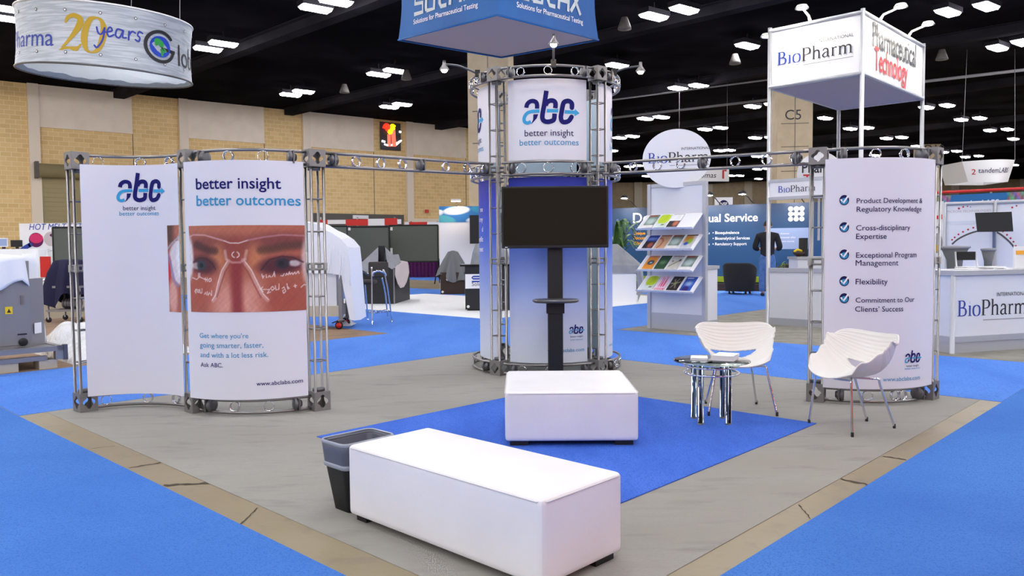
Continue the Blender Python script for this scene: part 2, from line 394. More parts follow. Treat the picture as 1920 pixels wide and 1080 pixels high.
carpet('rug', 'royal blue square rug laid on the grey carpet under the square ottoman', 'rug', 'rug_blue', (2.95, 2.31, 5.605, 4.7), z0=CZ+.0005, z1=.009)
# joints and cracks in the concrete strip along the aisle
mb = MB()
for (x0, y0, x1, y1, wd) in [(242, 877, 302, 867, .02), (306, 910, 392, 906, .045), (452, 983, 482, 952, .012), (1575, 898, 1646, 912, .04), (1656, 855, 1700, 862, .02), (1498, 946, 1520, 972, .012), (170, 841, 215, 836, .01)]:
    p, q = gp(x0, y0, .002), gp(x1, y1, .002); d = (q-p).normalized(); n = V((-d.y, d.x, 0))*wd/2
    k = 8; vs = []
    for i in range(k+1):
        c = p.lerp(q, i/k)+n*random.uniform(-.6, .6); ww = random.uniform(.35, 1); vs += [c+n*ww, c-n*ww]
    mb.add(vs, [(2*i, 2*i+1, 2*i+3, 2*i+2) for i in range(k)], 'concrete_joint')
struct(mb, 'floor_joint', 'dark cracks in the concrete strip')
# the long brick wall on the left
HW = 8.6
hd = R(52.9); wd_ = V((sin(hd), cos(hd), 0)); wn = V((cos(hd), -sin(hd), 0)); W0 = V((-13.838, 39.856, 0))
def onw(x, y, off=0.0):
    d = ray(x, y); t = (W0+wn*off-CAM).dot(wn)/d.dot(wn); P = CAM+d*t; return (P-W0).dot(wd_), P.z
wallroot = Matrix.Translation(W0) @ Matrix.Rotation(pi/2-hd, 4, 'Z')      # local x along the wall, -y towards the hall
def wbox(s0, s1, z0, z1, y0, y1, m, mb=None): return (mb or MB()).bx((s0, y0, z0), (s1, y1, z1), m)
def wobj(mb, name, label=None):
    o = mb.build(name); o.matrix_world = wallroot; return tag(o, label, kind='structure')
wobj(wbox(-60, 19.5, 0, HW, 0, .4, 'brick'), 'wall_left', 'long tan block wall with beige panels')
k = 0
for i in range(-3, 4):
    s = -2.52+6.22*i
    if s > 18: continue
    wobj(wbox(s-.2, s+.22, 0, HW, -.18, 0, 'pilaster'), 'trim_%d' % (10+i), 'beige pilaster on the left block wall')
    wobj(wbox(s+.22, s+.22+3.75, 6.75, HW, -.07, 0, 'plaster'), 'trim_%d' % (20+i), 'smooth beige upper wall panel')
    if -2 < i < 3: wobj(wbox(s+3.96, s+3.99, 0, 6.75, -.012, 0, 'dark_trim'), 'trim_%d' % (30+i))
wobj(wbox(3.95, 9.5, 2.9, 3.25, -.1, 0, 'dark_trim'), 'trim_40', 'dark band over the loading doors')
wobj(wbox(4.0, 9.5, 0, 2.9, -.06, 0, 'dark_trim'), 'trim_41')
wobj(wbox(10.1, 19, 0, 3.05, -.1, 0, 'plaster_light'), 'trim_42', 'beige lower wall band')
# roll-up door
mb = MB(); s0, s1 = -8.68, -3.2
for i in range(46): mb.bx((s0+.1, -.12-.02*(i % 2), .1*i), (s1, -.02, .1*i+.1), 'door_tan')
dr = mb.build('door_1'); dr.matrix_world = wallroot; tag(dr, 'closed tan roll-up loading door', kind='structure')
mb = MB(); mb.tube([(s0, -.35, 4.85), (s1, -.35, 4.85)], .3, 'door_tan', 16); mb.bx((s0-.12, -.7, 4.5), (s0+.02, 0, 5.2), 'dark_trim')
hb = mb.build('roller_housing'); hb.parent = dr
# other walls and ceiling
e = W0+wd_*19.5
struct(MB().add([(e.x, e.y, 0), (e.x-2, 92, 0), (e.x-2, 92, HW), (e.x, e.y, HW), (e.x-.4, e.y, 0), (e.x-2.4, 92, 0), (e.x-2.4, 92, HW), (e.x-.4, e.y, HW)], [(0, 1, 2, 3), (5, 4, 7, 6), (0, 3, 7, 4)], 'plaster'), 'wall_return')
struct(MB().bx((-8, 90, 0), (75, 90.4, HW), 'column_beige'), 'wall_back', 'far beige wall')
for i, x in enumerate((6, 14, 22, 26.5, 34, 42, 50, 58)):
    struct(MB().bx((x, 89.7, 0), (x+.9, 90, HW), 'plaster_light'), 'trim_%d' % (60+i), 'pilaster on the far wall')
struct(MB().bx((75, -30, 0), (75.4, 90.4, HW), 'column_beige'), 'wall_right')
struct(MB().bx((-75, -30.4, 0), (75.4, -30, HW), 'column_beige'), 'wall_front')
struct(MB().bx((-75, -30.4, HW+.02), (76, 91, HW+.4), 'ceiling_black'), 'ceiling', 'black painted hall ceiling')
for i, d in enumerate((14, 22, 31, 41, 53, 66, 80)):
    mb = MB(); c = ab(d, 0); p, q = c-W*60, c+W*70
    for z, wdt in ((HW-.28, .9), (HW+.0, .5)):
        mb.box((p+q)/2+V((0, 0, z+.14)), (.45 if z < HW-.1 else .8, 130, .28), 'beam_black', rz=atan2(W.y, W.x)-pi/2)
    struct(mb, 'ceiling_beam', 'black roof beam')
for x0, y0, x1, y1, r in ((1140, 222, 1920, 131, .06), (1150, 187, 1430, 151, .035)):
    p, q = gp(x0, y0, 7.9), gp(x1, y1, 7.9); d = q-p
    struct(MB().tube([p-d*.15, q+d*.3], r, 'pipe_grey', 8), 'ceiling_pipe', 'long grey pipe under the ceiling')
# concrete columns
def column(x0, x1, Y, name, label, sgn=None, zs=()):
    p, q = at(x0, 300, Y), at(x1, 300, Y); wd = (q-p).length; mb = MB(); rz = R(-8); c = (p+q)/2; c.z = 0
    mb.box(c+V((0, wd*.42, HW/2)), (wd*.92, wd*.92, HW), 'column_beige', rz=rz)
    fn0 = c+V((0, wd*.42, 0))+Matrix.Rotation(rz, 3, 'Z') @ V((-wd*.46, -wd*.46, 0)); xd = Matrix.Rotation(rz, 3, 'Z') @ V((1, 0, 0))
    fn = plane(fn0, xd, off=.01)
    for z in zs: mb.ribbon(fn, [(wd*.1, z), (wd*.82, z)], .025, 'dark_trim', False)
    mb.ribbon(fn, [(wd*.46, .2), (wd*.46, HW)], .02, 'dark_trim', False)
    if sgn: text(mb, fn, sgn[0], wd*.2, sgn[1], 'marker', size=sgn[2])
    return struct(mb, name, label)
column(880, 963, 25, 'column', 'beige concrete column behind the tower', None, (1.6, 2.6, 3.6, 4.6, 5.6, 6.6))
column(1459, 1528, 31, 'column', 'beige concrete column marked C5', ('C5', 6.2, .55), (2.6, 4.2, 5.15, 6.05))
column(1727, 1766, 58, 'column', 'beige column marked D10', ('D10', 8.0, .8), ())

# ------------------------------------------------------------------ hall lamps
def lamp_proto():
    t = thing('ceiling_light', 'lit white rectangular lamp hanging under the black hall ceiling', 'ceiling light', (0, 0, HL), pi/2-hd, 'hall ceiling lamps')
    MB().bx((-.47, -.23, .012), (.47, .23, .16), 'beam_black').bx((-.02, -.02, .16), (.02, .02, HW-HL), 'beam_black').build('housing', t, world=False)
    q = [(x, y, -.07) for x, y in ((-.40, -.16), (-.40, .16), (.40, .16), (.40, -.16))]+[(x, y, .012) for x, y in ((-.44, -.2), (-.44, .2), (.44, .2), (.44, -.2))]
    MB().add(q, [(0, 1, 2, 3), (0, 4, 5, 1), (1, 5, 6, 2), (2, 6, 7, 3), (3, 7, 4, 0)], 'lamp_lens').build('diffuser', t, world=False)
    return t
LPX = [(30, 18), (7, 33), (419, 81), (390, 91), (630, 2), (592, 15), (741, 132), (710, 139), (569, 171), (545, 177), (754, 195), (730, 200), (1226, 30), (1283, 17), (1401, 85), (1157, 122), (1271, 165), (1310, 160), (1411, 199), (1210, 222), (1240, 219), (1322, 242), (1351, 239), (1416, 258), (1162, 258), (1186, 255), (1449, 195), (1446, 257), (1777, 22), (1849, 11), (1870, 89), (1916, 79), (1547, 221), (1737, 201), (1776, 197), (1594, 241), (1626, 239), (1802, 224), (1837, 221), (1662, 259), (1691, 257), (1856, 244), (1889, 242), (1900, 260), (1147, 282), (1180, 312), (1197, 310), (1349, 282), (1368, 281), (1419, 293), (1438, 292), (1420, 317), (1438, 316), (1371, 329), (1387, 329), (1422, 335), (1212, 330), (1561, 280), (1585, 279), (1640, 291), (1719, 274), (1769, 285), (1794, 283), (1810, 294), (1835, 292), (1769, 317), (1902, 309)]
proto = lamp_proto(); first = True
def put_lamp(p, label=None):
    global first
    o = proto if first else copy_tree(proto)
    first = False; o.location = (p.x, p.y, HL)
for x, y in LPX: put_lamp(gp(x, y, HL))
for iy in range(-4, 7):          # the rest of the hall's lamps, beside and behind the viewpoint
    for ix in range(-8, 9):
        for s in (-1, 1):
            p = V((ix*6.4+s*.9, iy*5.6+s*.45, HL))
            if p.y > 3:
                q = pix(p)
                if (p-W0).dot(wn) < 2: continue
                if -60 < q[0] < 1980 and q[1] > -40: continue
            put_lamp(p)
# ceiling loudspeakers
mb = MB(); mb.lathe([(.2, 0), (.19, .06), (.09, .34), (.07, .34)], 'dark_trim', n=16)
sp = single(mb, 'ceiling_speaker', 'small grey cone loudspeaker hanging from the dark ceiling', 'loudspeaker', 'ceiling loudspeakers')
for i, (x, y) in enumerate([(1171, 55), (1378, 120), (1766, 112), (646, 174), (762, 149)]):
    o = sp if i == 0 else copy_tree(sp); o.location = gp(x, y, 7.6)

# ------------------------------------------------------------------ the truss booth
def cube_box(mb, c, sz, yaw, h=None):        # cast connector cube: six plates, each with a four-lobed hole
    h = h or sz; rot = Matrix.Rotation(yaw, 3, 'Z'); n = 32
    for ax in range(3):
        for sg in (-1, 1):
            nn = V((0, 0, 0)); nn[ax] = sg
            a = V((0, 0, 0)); a[(ax+1) % 3] = 1; b = V((0, 0, 0)); b[(ax+2) % 3] = 1
            if sg < 0: a, b = b, a
            dm = V((sz/2, sz/2, h/2)); vs = []; inn = []
            for j in range(n):
                t = 2*pi*(j+.5)/n; cx, sy = cos(t), sin(t); k = max(abs(cx), abs(sy)); rr = .31+.05*cos(4*t)
                for L_, q in ((vs, (cx/k*.5, sy/k*.5)), (inn, (cx*rr, sy*rr))):
                    p = a*q[0]*2+b*q[1]*2+nn; L_.append(V(c)+rot @ V((p.x*dm.x, p.y*dm.y, p.z*dm.z)))
            # pull the nearest points onto the true corners
            for j in range(n):
                q = vs[j]
            mb.add(vs+inn, [(j, (j+1) % n, n+(j+1) % n, n+j) for j in range(n)], 'casting')
            for ca in (-1, 1):
                for cb in (-1, 1):
                    p = a*ca+b*cb+nn; corner = V(c)+rot @ V((p.x*dm.x, p.y*dm.y, p.z*dm.z))
                    near = sorted(range(n), key=lambda j: (vs[j]-corner).length)[:2]
                    mb.add([corner, vs[near[0]], vs[near[1]]], [(0, 1, 2)], 'casting')
def coupler(mb, c, d, r=.052):
    d = V(d).normalized()
    mb.lathe([(r*.45, -.035), (r, -.03), (r, -.012), (r*.8, .0), (r*.86, .012), (r*.6, .02), (r*.5, .032), (r*.28, .032), (r*.26, .01)], 'alu_dark', c, d, 18)
def truss_column(par, c, yaw, z1, mids=(1.16,), label=None, bs=.135, tip=True):
    rot = Matrix.Rotation(yaw, 3, 'Z'); c = V(c); mb = MB(); h = .053
    offs = [rot @ V((i*h, j*h, 0)) for i, j in ((-1, -1), (1, -1), (1, 1), (-1, 1))]
    for o in offs: mb.cyl(c+o+V((0, 0, .14)), c+o+V((0, 0, z1-.13)), .0115, 'alu', 10)
    k = int((z1-.3)/.26)
    for i in range(1, k+1):
        z = .14+.26*i
        if min(abs(z-m) for m in mids) < .06: continue
        q = [c+o*.98+V((0, 0, z)) for o in offs]
        mb.tube(q, .0055, 'alu', 6, closed=True)
    for m in mids:
        for o in offs: mb.cyl(c+o+V((0, 0, m-.03)), c+o+V((0, 0, m+.03)), .018, 'casting', 10)
        for dz in (-.022, .022): mb.tube([c+o+V((0, 0, m+dz)) for o in offs], .008, 'casting', 6, closed=True)
    col = mb.build('column', par)
    for z in ([.075, z1-.068]):
        m2 = MB(); cube_box(m2, c+V((0, 0, z)), bs, yaw, .15 if z < 1 else bs)
        m2.build('connector_cube', col, solid=.004)
        m3 = MB(); m3.lathe([(.02, -.012), (.05, -.01), (.05, .012), (.02, .016)], 'alu_dark', c+V((0, 0, .165 if z < 1 else z1-.152)), (0, 0, 1), 16)
        m3.build('coupler', col)
    return col
def arc_pts(A, B, sag, n=24):      # plan curve from A to B bowing by sag to the right-hand (camera) side
    A, B = V(A), V(B); d = B-A; c = d.length; d.normalize(); nn = V((d.y, -d.x, 0))
    out = []
    for i in range(n+1):
        t = i/n
        if abs(sag) < 1e-4: y = 0
        else:
            r = (c*c/4+sag*sag)/(2*abs(sag)); x = (t-.5)*c; y = (sqrt(r*r-x*x)-(r-abs(sag)))*(1 if sag > 0 else -1)
        out.append(A+d*(t*c)+nn*y)
    return out
def beam(par, pts, zlo, zhi, rings, name='beam', zlo2=None, zhi2=None, coup=(0, 1), r=.0125):
    """two chords (one over the other) with flat rings between; zlo2/zhi2 = heights at the far end"""
    zlo2 = zlo if zlo2 is None else zlo2; zhi2 = zhi if zhi2 is None else zhi2; n = len(pts)-1; mb = MB()
    P = [V(p) for p in pts]
    def P3(t, f):
        x = t*n; i = min(int(x), n-1); q = P[i].lerp(P[i+1], x-i); lo = zlo+(zlo2-zlo)*t; hi = zhi+(zhi2-zhi)*t
        return V((q.x, q.y, lo+(hi-lo)*f))
    def T3(t): return (P3(min(t+.02, 1), .5)-P3(max(t-.02, 0), .5)).normalized()
    for f in (0, 1): mb.tube([P3(i/n, f) for i in range(n+1)], r, 'alu', 10)
    for t in rings:
        c = P3(t, .5); d = T3(t); nn = V((d.y, -d.x, 0)).normalized(); R_ = (P3(t, 1)-P3(t, 0)).length/2-r*.6; vs = []
        for k in range(20):
            q = 2*pi*k/20; e_ = d*cos(q)+V((0, 0, 1))*sin(q)
            vs += [c+e_*R_+nn*.014, c+e_*R_-nn*.014, c+e_*(R_-.005)+nn*.014, c+e_*(R_-.005)-nn*.014]
        fs = []
        for k in range(20):
            a, b = 4*k, 4*((k+1) % 20); fs += [(a, b, b+1, a+1), (a+2, a+3, b+3, b+2), (a, a+2, b+2, b), (a+1, b+1, b+3, a+3)]
        mb.add(vs, fs, 'chrome', True)
    ob = mb.build(name, par)
    L_ = sum((P[i+1]-P[i]).length for i in range(n))
    for t in coup:
        m2 = MB(); tt = .105/L_ if t == 0 else 1-.105/L_ if t == 1 else t
        d = T3(tt); coupler(m2, P3(tt, .5), d if t != 0 else -d); nn = V((d.y, -d.x, 0)).normalized()
        m2.box(P3(tt, .5), (.012, .1, .1), 'alu_dark', rz=atan2(d.y, d.x)); m2.build('coupler', ob)
    return ob
class Panel:      # a curved printed panel: chord A-B in plan, bow sag, heights z0..z1
    def __init__(s, A, B, sag, z0, z1):
        s.A, s.B, s.sag, s.z0, s.z1 = V(A), V(B), sag, z0, z1; s.d = s.B-s.A; s.w = s.d.length; s.d.normalize(); s.n = V((s.d.y, -s.d.x, 0))
    def fn(s, x, z, off=0.0):
        if abs(s.sag) < 1e-4: y = 0; nr = s.n
        else:
            r = (s.w**2/4+s.sag**2)/(2*abs(s.sag)); q = max(-s.w/2, min(s.w/2, x-s.w/2)); y = (sqrt(r*r-q*q)-(r-abs(s.sag)))*(1 if s.sag > 0 else -1)
            nr = (s.n*sqrt(r*r-q*q)/r + s.d*(q/r)*(1 if s.sag > 0 else -1)).normalized()
        p = s.A+s.d*x+s.n*y+nr*off; return V((p.x, p.y, z))
    def lay(s, off=.003): return lambda x, z: s.fn(x, z, off)
    def inv(s, px, py):      # panel coordinates under a photo pixel
        lo, hi = 0.0, s.w
        for _ in range(40):
            m = (lo+hi)/2
            P = s.fn(m, (s.z0+s.z1)/2)
            z = P.z
            for _ in range(3): z = at(px, py, P.y).z
            q = pix((P.x, P.y, z))
            if q[0] < px: lo = m
            else: hi = m
        P = s.fn(lo, 1); return lo, at(px, py, P.y).z
    def sheet(s, mb, m='panel_white', mback='panel_back', n=24, hem=None):
        g = lambda off: (lambda u, v: s.fn(u*s.w, s.z0+(s.z1-s.z0)*v, off))
        mb.grid(g(0), n, 6, m); mb.grid(lambda u, v: g(-.004)(1-u, v), n, 6, mback)
        for u in (0, 1): mb.quad(s.fn(u*s.w, s.z0), s.fn(u*s.w, s.z1), s.fn(u*s.w, s.z1, -.004), s.fn(u*s.w, s.z0, -.004), mback)
def ptext(mb, P, s, x0, x1, y, m, bold=0, ys=1, y1=None, **k):
    a, z = P.inv(x0, y); b, z1 = P.inv(x1, y if y1 is None else y1)
    text(mb, P.lay(), s, a, z, m, width=b-a, bold=bold, ys=ys, **k)
ZT = 2.09
# --- printed portrait photo: eyes behind safety goggles, painted as colours on a fine grid (x 0..1648, y 0..1080 design units)
def sm(a, b, x):
    t = max(0, min(1, (x-a)/(b-a))); return t*t*(3-2*t)
def mixc(a, b, t): return tuple(p+(q-p)*t for p, q in zip(a, b))
def ell(x, y, cx, cy, rx, ry, soft=.3, rot=0):
    dx, dy = x-cx, y-cy
    if rot: dx, dy = dx*cos(rot)+dy*sin(rot), -dx*sin(rot)+dy*cos(rot)
    d = sqrt((dx/rx)**2+(dy/ry)**2); return 1-sm(1-soft, 1+soft, d)
def seg(x, y, pts, wd, soft=.6):
    best = 1e9
    for (x0, y0), (x1, y1) in zip(pts, pts[1:]):
        dx, dy = x1-x0, y1-y0; t = max(0, min(1, ((x-x0)*dx+(y-y0)*dy)/(dx*dx+dy*dy+1e-9)))
        best = min(best, (x-x0-dx*t)**2+(y-y0-dy*t)**2)
    return 1-sm(wd*(1-soft), wd*(1+soft), sqrt(best))
def qnoise(x, y, s):
    return (sin(x/s*2.1+sin(y/s*1.3)*2)+sin(y/s*1.7+sin(x/s*1.9)*2.3)+sin((x+y)/s*.9))/3
SCR = {'a': [[(300, 640), (355, 660), (395, 630), (460, 655)], [(380, 630), (382, 590)], [(398, 630), (400, 590)], [(470, 640), (475, 680)], [(495, 640), (498, 680)], [(472, 660), (497, 660)], [(530, 645), (512, 660), (522, 684), (545, 672), (545, 650), (530, 645)],
            [(325, 790), (335, 770), (355, 765), (330, 800), (345, 810)], [(368, 770), (358, 795), (380, 800), (385, 775), (368, 770)], [(395, 765), (398, 805), (418, 808), (425, 760)], [(450, 820), (470, 800), (480, 825)], [(490, 790), (500, 830), (520, 800), (545, 835), (548, 780)]],
       'b': [[(1125, 605), (1135, 650), (1150, 625), (1128, 628)], [(1170, 610), (1175, 645)], [(1195, 640), (1205, 620), (1220, 640)], [(1235, 635), (1250, 610), (1258, 580), (1262, 635)], [(1325, 625), (1345, 630), (1360, 605)], [(1375, 625), (1385, 600), (1400, 620), (1415, 585), (1420, 615), (1440, 595), (1450, 615), (1470, 590), (1480, 612), (1505, 580), (1512, 605)],
            [(1180, 775), (1205, 770), (1178, 815), (1215, 800)], [(1235, 740), (1215, 760), (1232, 785), (1255, 765), (1235, 740)], [(1265, 735), (1270, 780), (1300, 775), (1305, 715)], [(1335, 765), (1355, 750), (1365, 775), (1340, 790), (1350, 820), (1372, 800), (1365, 775)], [(1385, 715), (1395, 775)], [(1390, 745), (1410, 770)], [(1455, 745), (1485, 738)], [(1470, 725), (1472, 760)], [(1530, 760), (1560, 730), (1590, 742)], [(1105, 770), (1170, 772)], [(1130, 745), (1105, 770), (1135, 795)]]}
def face(x, y):
    n = qnoise(x, y, 26)*.5+qnoise(x+90, y*1.1, 9)*.5
    c = (170, 92, 72)
    c = mixc(c, (196, 118, 92), ell(x, y, 700, 130, 700, 120, .8)*.6)
    c = mixc(c, (120, 58, 54), ell(x, y, 520, 290, 420, 110, .7)*.75); c = mixc(c, (112, 50, 52), ell(x, y, 1350, 250, 360, 90, .8)*.8)
    c = mixc(c, (206, 132, 86), ell(x, y, 640, 420, 90, 130, .8)*.8); c = mixc(c, (206, 130, 84), ell(x, y, 1060, 420, 90, 130, .8)*.7)
    c = mixc(c, (150, 66, 56), ell(x, y, 840, 360, 130, 160, .7)*.7)
    c = mixc(c, (222, 158, 142), ell(x, y, 690, 900, 160, 220, .7)*.9); c = mixc(c, (226, 162, 146), ell(x, y, 1010, 900, 150, 230, .7)*.9)
    c = mixc(c, (138, 44, 50), seg(x, y, [(850, 500), (840, 700), (845, 900), (850, 1080)], 62, .7)*.85)
    c = mixc(c, (176, 84, 66), ell(x, y, 420, 800, 190, 150, .8)*.6); c = mixc(c, (164, 72, 60), ell(x, y, 1350, 870, 260, 160, .8)*.6)
    # eyes
    c = mixc(c, (70, 26, 40), ell(x, y, 450, 500, 170, 100, .45, .12)*.9); c = mixc(c, (74, 24, 40), ell(x, y, 1330, 510, 240, 95, .4, -.1)*.92)
    c = mixc(c, (214, 206, 206), ell(x, y, 360, 510, 60, 36, .4)*.7); c = mixc(c, (206, 198, 202), ell(x, y, 1470, 492, 60, 34, .4)*.85)
    c = mixc(c, (42, 56, 66), ell(x, y, 425, 505, 56, 54, .25)); c = mixc(c, (12, 12, 18), ell(x, y, 425, 505, 24, 24, .3))
    c = mixc(c, (36, 34, 48), ell(x, y, 1345, 492, 70, 56, .3)); c = mixc(c, (14, 12, 18), ell(x, y, 1335, 492, 28, 28, .3)); c = mixc(c, (180, 190, 196), ell(x, y, 1440, 480, 18, 16, .4)*.8)
    # brows
    br = seg(x, y, [(370, 280), (440, 310), (530, 345), (600, 350)], 40, .75)*(.82+.1*sin(x*.21+y*.13)+.08*sin(x*.37-y*.05))
    c = mixc(c, (58, 30, 34), max(0, br)*.85)
    br = seg(x, y, [(1120, 345), (1260, 330), (1400, 300), (1540, 290)], 42, .75)*(.82+.1*sin(x*.19-y*.13)+.08*sin(x*.33+y*.04)); c = mixc(c, (74, 46, 36), max(0, br)*.85)
    # hairline, ear and outside
    c = mixc(c, (92, 58, 46), (1-sm(80, 170, x+(y-70)*.1))*(1-sm(230, 300, y)))
    if x < 210 and y > 240:
        lens = ell(x, y, 230, 470, 190, 250, .1)
        c = mixc(c, (224, 224, 234), lens*.9)
        c = mixc(c, (206, 40, 48), ell(x, y, 40, 560, 34, 150, .3, .08)*.9); c = mixc(c, (226, 170, 158), ell(x, y, 90, 850, 60, 190, .4)*.9)
    c = mixc(c, (236, 236, 240), ell(x, y, 235, 420, 84, 260, .25)*.88)
    c = mixc(c, (232, 214, 214), ell(x, y, 1600, 470, 60, 260, .35)*.7)
    # goggles frame and bridge
    for pts, wd, col, am in (([(560, 890), (600, 840), (640, 700), (690, 560), (760, 460)], 19, (230, 200, 196), .45), ([(1180, 890), (1120, 820), (1060, 690), (1000, 560), (920, 450)], 19, (230, 198, 194), .45),
                             ([(610, 850), (665, 700), (720, 570), (790, 480)], 8, (150, 70, 64), .7), ([(1110, 860), (1040, 720), (980, 590), (900, 480)], 8, (150, 70, 64), .7),
                             ([(548, 885), (588, 835), (626, 700), (676, 560), (748, 458)], 4, (246, 234, 232), .85), ([(1192, 885), (1134, 818), (1074, 690), (1014, 560), (932, 448)], 4, (246, 234, 232), .85), ([(320, 470), (400, 425), (480, 430), (560, 480), (600, 545)], 9, (60, 24, 30), .7), ([(1120, 560), (1210, 450), (1340, 415), (1460, 430), (1555, 480)], 9, (52, 20, 32), .7), ([(740, 445), (800, 475), (890, 475), (950, 440)], 12, (206, 150, 150), .7), ([(710, 240), (780, 265), (880, 268), (980, 238)], 6, (236, 220, 216), .8),
                             ([(250, 200), (330, 172), (480, 178), (700, 238)], 9, (214, 170, 180), .7), ([(980, 238), (1150, 205), (1350, 180), (1580, 190)], 9, (190, 140, 160), .6),
                             ([(822, 362), (806, 376), (800, 394), (808, 410), (828, 422)], 5, (240, 230, 230), .9), ([(860, 362), (876, 376), (884, 394), (876, 410), (858, 422)], 5, (240, 230, 230), .9),
                             ([(30, 330), (90, 270), (190, 200)], 9, (170, 186, 206), .8), ([(30, 400), (70, 500), (110, 680), (160, 730)], 16, (140, 130, 170), .8), ([(720, 350), (735, 440)], 16, (222, 196, 190), .5), ([(965, 350), (945, 440)], 16, (222, 190, 180), .5)):
        c = mixc(c, col, seg(x, y, pts, wd)*am)
    for p in (SCR['a'] if x < 800 else SCR['b']):
        if min(q[0] for q in p)-12 < x < max(q[0] for q in p)+12 and min(q[1] for q in p)-12 < y < max(q[1] for q in p)+12:
            c = mixc(c, (240, 226, 224), seg(x, y, p, 4.5)*.85)
    return tuple(lin(max(0, min(255, q*(1+.07*n)))) for q in c)
# --- left display
C1, C2, C3 = V((-3.49, 6.36, 0)), V((-2.555, 6.29, 0)), V((-1.575, 6.325, 0))
left = thing('truss_display', 'S-curved truss display with two white panels and a printed face in goggles', 'trade show display', (-2.55, 6.3, 0))
for c, yw in ((C1, R(51)), (C2, R(-41)), (C3, R(39))): truss_column(left, c, yw, ZT)
arcs = [arc_pts(C1+V((.06, .03, 0)), C2+V((-.05, .04, 0)), -.165), arc_pts(C2+V((.05, -.04, 0)), C3+V((-.05, -.04, 0)), .165)]
for i, a in enumerate(arcs):
    rg = (.08, .44, .76) if i == 0 else (.36, .66)
    beam(left, a, ZT-.118, ZT-.02, rg, 'top_beam', coup=() if i == 0 else (0, 1)); beam(left, a, .022, .118, rg, 'bottom_beam', coup=() if i == 0 else (0, 1))
PA = Panel((-3.40, 6.235, 0), (-2.625, 6.22, 0), -.13, .135, 1.985)
PB = Panel((-2.555, 6.17, 0), (-1.635, 6.225, 0), .155, .135, 1.985)
def photo(mb, P, x0, x1, nu, nv):
    a, _ = P.inv(x0, 500); b, _ = P.inv(x1, 500); zt = P.inv((x0+x1)/2, 423)[1]; zb = P.inv((x0+x1)/2, 586)[1]
    u0, u1 = (x0-310)*5.683, (x1-310)*5.683
    mb.grid(lambda u, v: P.fn(a+(b-a)*u, zb+(zt-zb)*v, .0025), nu, nv, 'print', False, lambda u, v: face(u0+(u1-u0)*u, 75+940*(1-v)))
mb = MB(); PA.sheet(mb); x0, z0 = PA.inv(219, 380); x1, _ = PA.inv(310, 380)
abc_logo(mb, PA.lay(), x0, z0, x1-x0)
ptext(mb, PA, 'better insight', 231, 292, 395, 'navy_dark'); ptext(mb, PA, 'better outcomes', 224, 298, 405, 'cyan_dark')
photo(mb, PA, 316, 345, 26, 120)
mb.build('graphic_panel', left)['label'] = 'white graphic panel with blue lettermark and half of a printed face'
mb = MB(); PB.sheet(mb)
ptext(mb, PB, 'better insight', 368, 527, 356, 'navy', bold=.012, ys=1); ptext(mb, PB, 'better outcomes', 369, 564, 387, 'cyan_dark', bold=.012, ys=1)
for i, (s, x1, m) in enumerate([('Get where you\u2019re', 466, 'cyan_dark'), ('going smarter, faster,', 494, 'cyan_dark'), ('and with a lot less risk.', 503, 'cyan_dark'), ('Ask ABC.', 418, 'navy')]):
    ptext(mb, PB, s, 375+i*.6, x1, 634+i*18, m)
ptext(mb, PB, 'www.abclabs.com', 481, 568, 724, 'navy', bold=.006)
photo(mb, PB, 356.5, 588, 200, 150)
mb.build('graphic_panel', left)['label'] = 'white graphic panel with better insight text and a goggled face photo'
# --- right display
D1, D2 = V((2.53, 6.50, 0)), V((3.49, 6.56, 0))
right = thing('truss_display', 'bowed truss display with one white panel of five check-marked lines', 'trade show display', (3.0, 6.45, 0))
truss_column(right, D1, R(-29), ZT); truss_column(right, D2, R(42), ZT)
a = arc_pts(D1+V((.05, -.04, 0)), D2+V((-.05, -.05, 0)), .165)
beam(right, a, ZT-.118, ZT-.02, (.38, .66), 'top_beam'); beam(right, a, .022, .118, (.34, .6, .68), 'bottom_beam')
PC = Panel((2.535, 6.375, 0), (3.475, 6.47, 0), .16, .135, 1.985)
mb = MB(); PC.sheet(mb)
for s, x0, x1, y in [('Product Development &', 1606, 1729, 382), ('Regulatory Knowledge', 1606, 1727, 398), ('Cross-disciplinary', 1605, 1706, 433), ('Expertise', 1605, 1662, 449), ('Exceptional Program', 1605, 1718, 484), ('Management', 1604, 1684, 499), ('Flexibility', 1604, 1664, 534), ('Commitment to Our', 1604, 1714, 568), ('Clients\u2019 Success', 1603, 1693, 585)]:
    ptext(mb, PC, s, x0, x1, y, 'navy_dark', bold=.003)
for y in (376, 427, 478, 528, 560):
    a, z = PC.inv(1583, y); f = PC.lay()
    mb.disc(f, a, z, .032, .041, 'navy_dark', 24); mb.disc(PC.lay(.004), a, z-.008, .024, .026, 'cyan_dark', 20)
    mb.ribbon(PC.lay(.006), [(a-.02, z+.002), (a-.005, z-.02), (a+.024, z+.03)], .013, 'letter_white')
a, z = PC.inv(1696, 682); b, _ = PC.inv(1727, 682); abc_logo(mb, PC.lay(), a, z, b-a)
ptext(mb, PC, 'better insight', 1699, 1722, 689, 'navy_dark'); ptext(mb, PC, 'better outcomes', 1696, 1724, 694, 'cyan_dark'); ptext(mb, PC, 'www.abclabs.com', 1655, 1724, 716, 'cyan_dark')
mb.build('graphic_panel', right)['label'] = 'white graphic panel with check-marked service list'
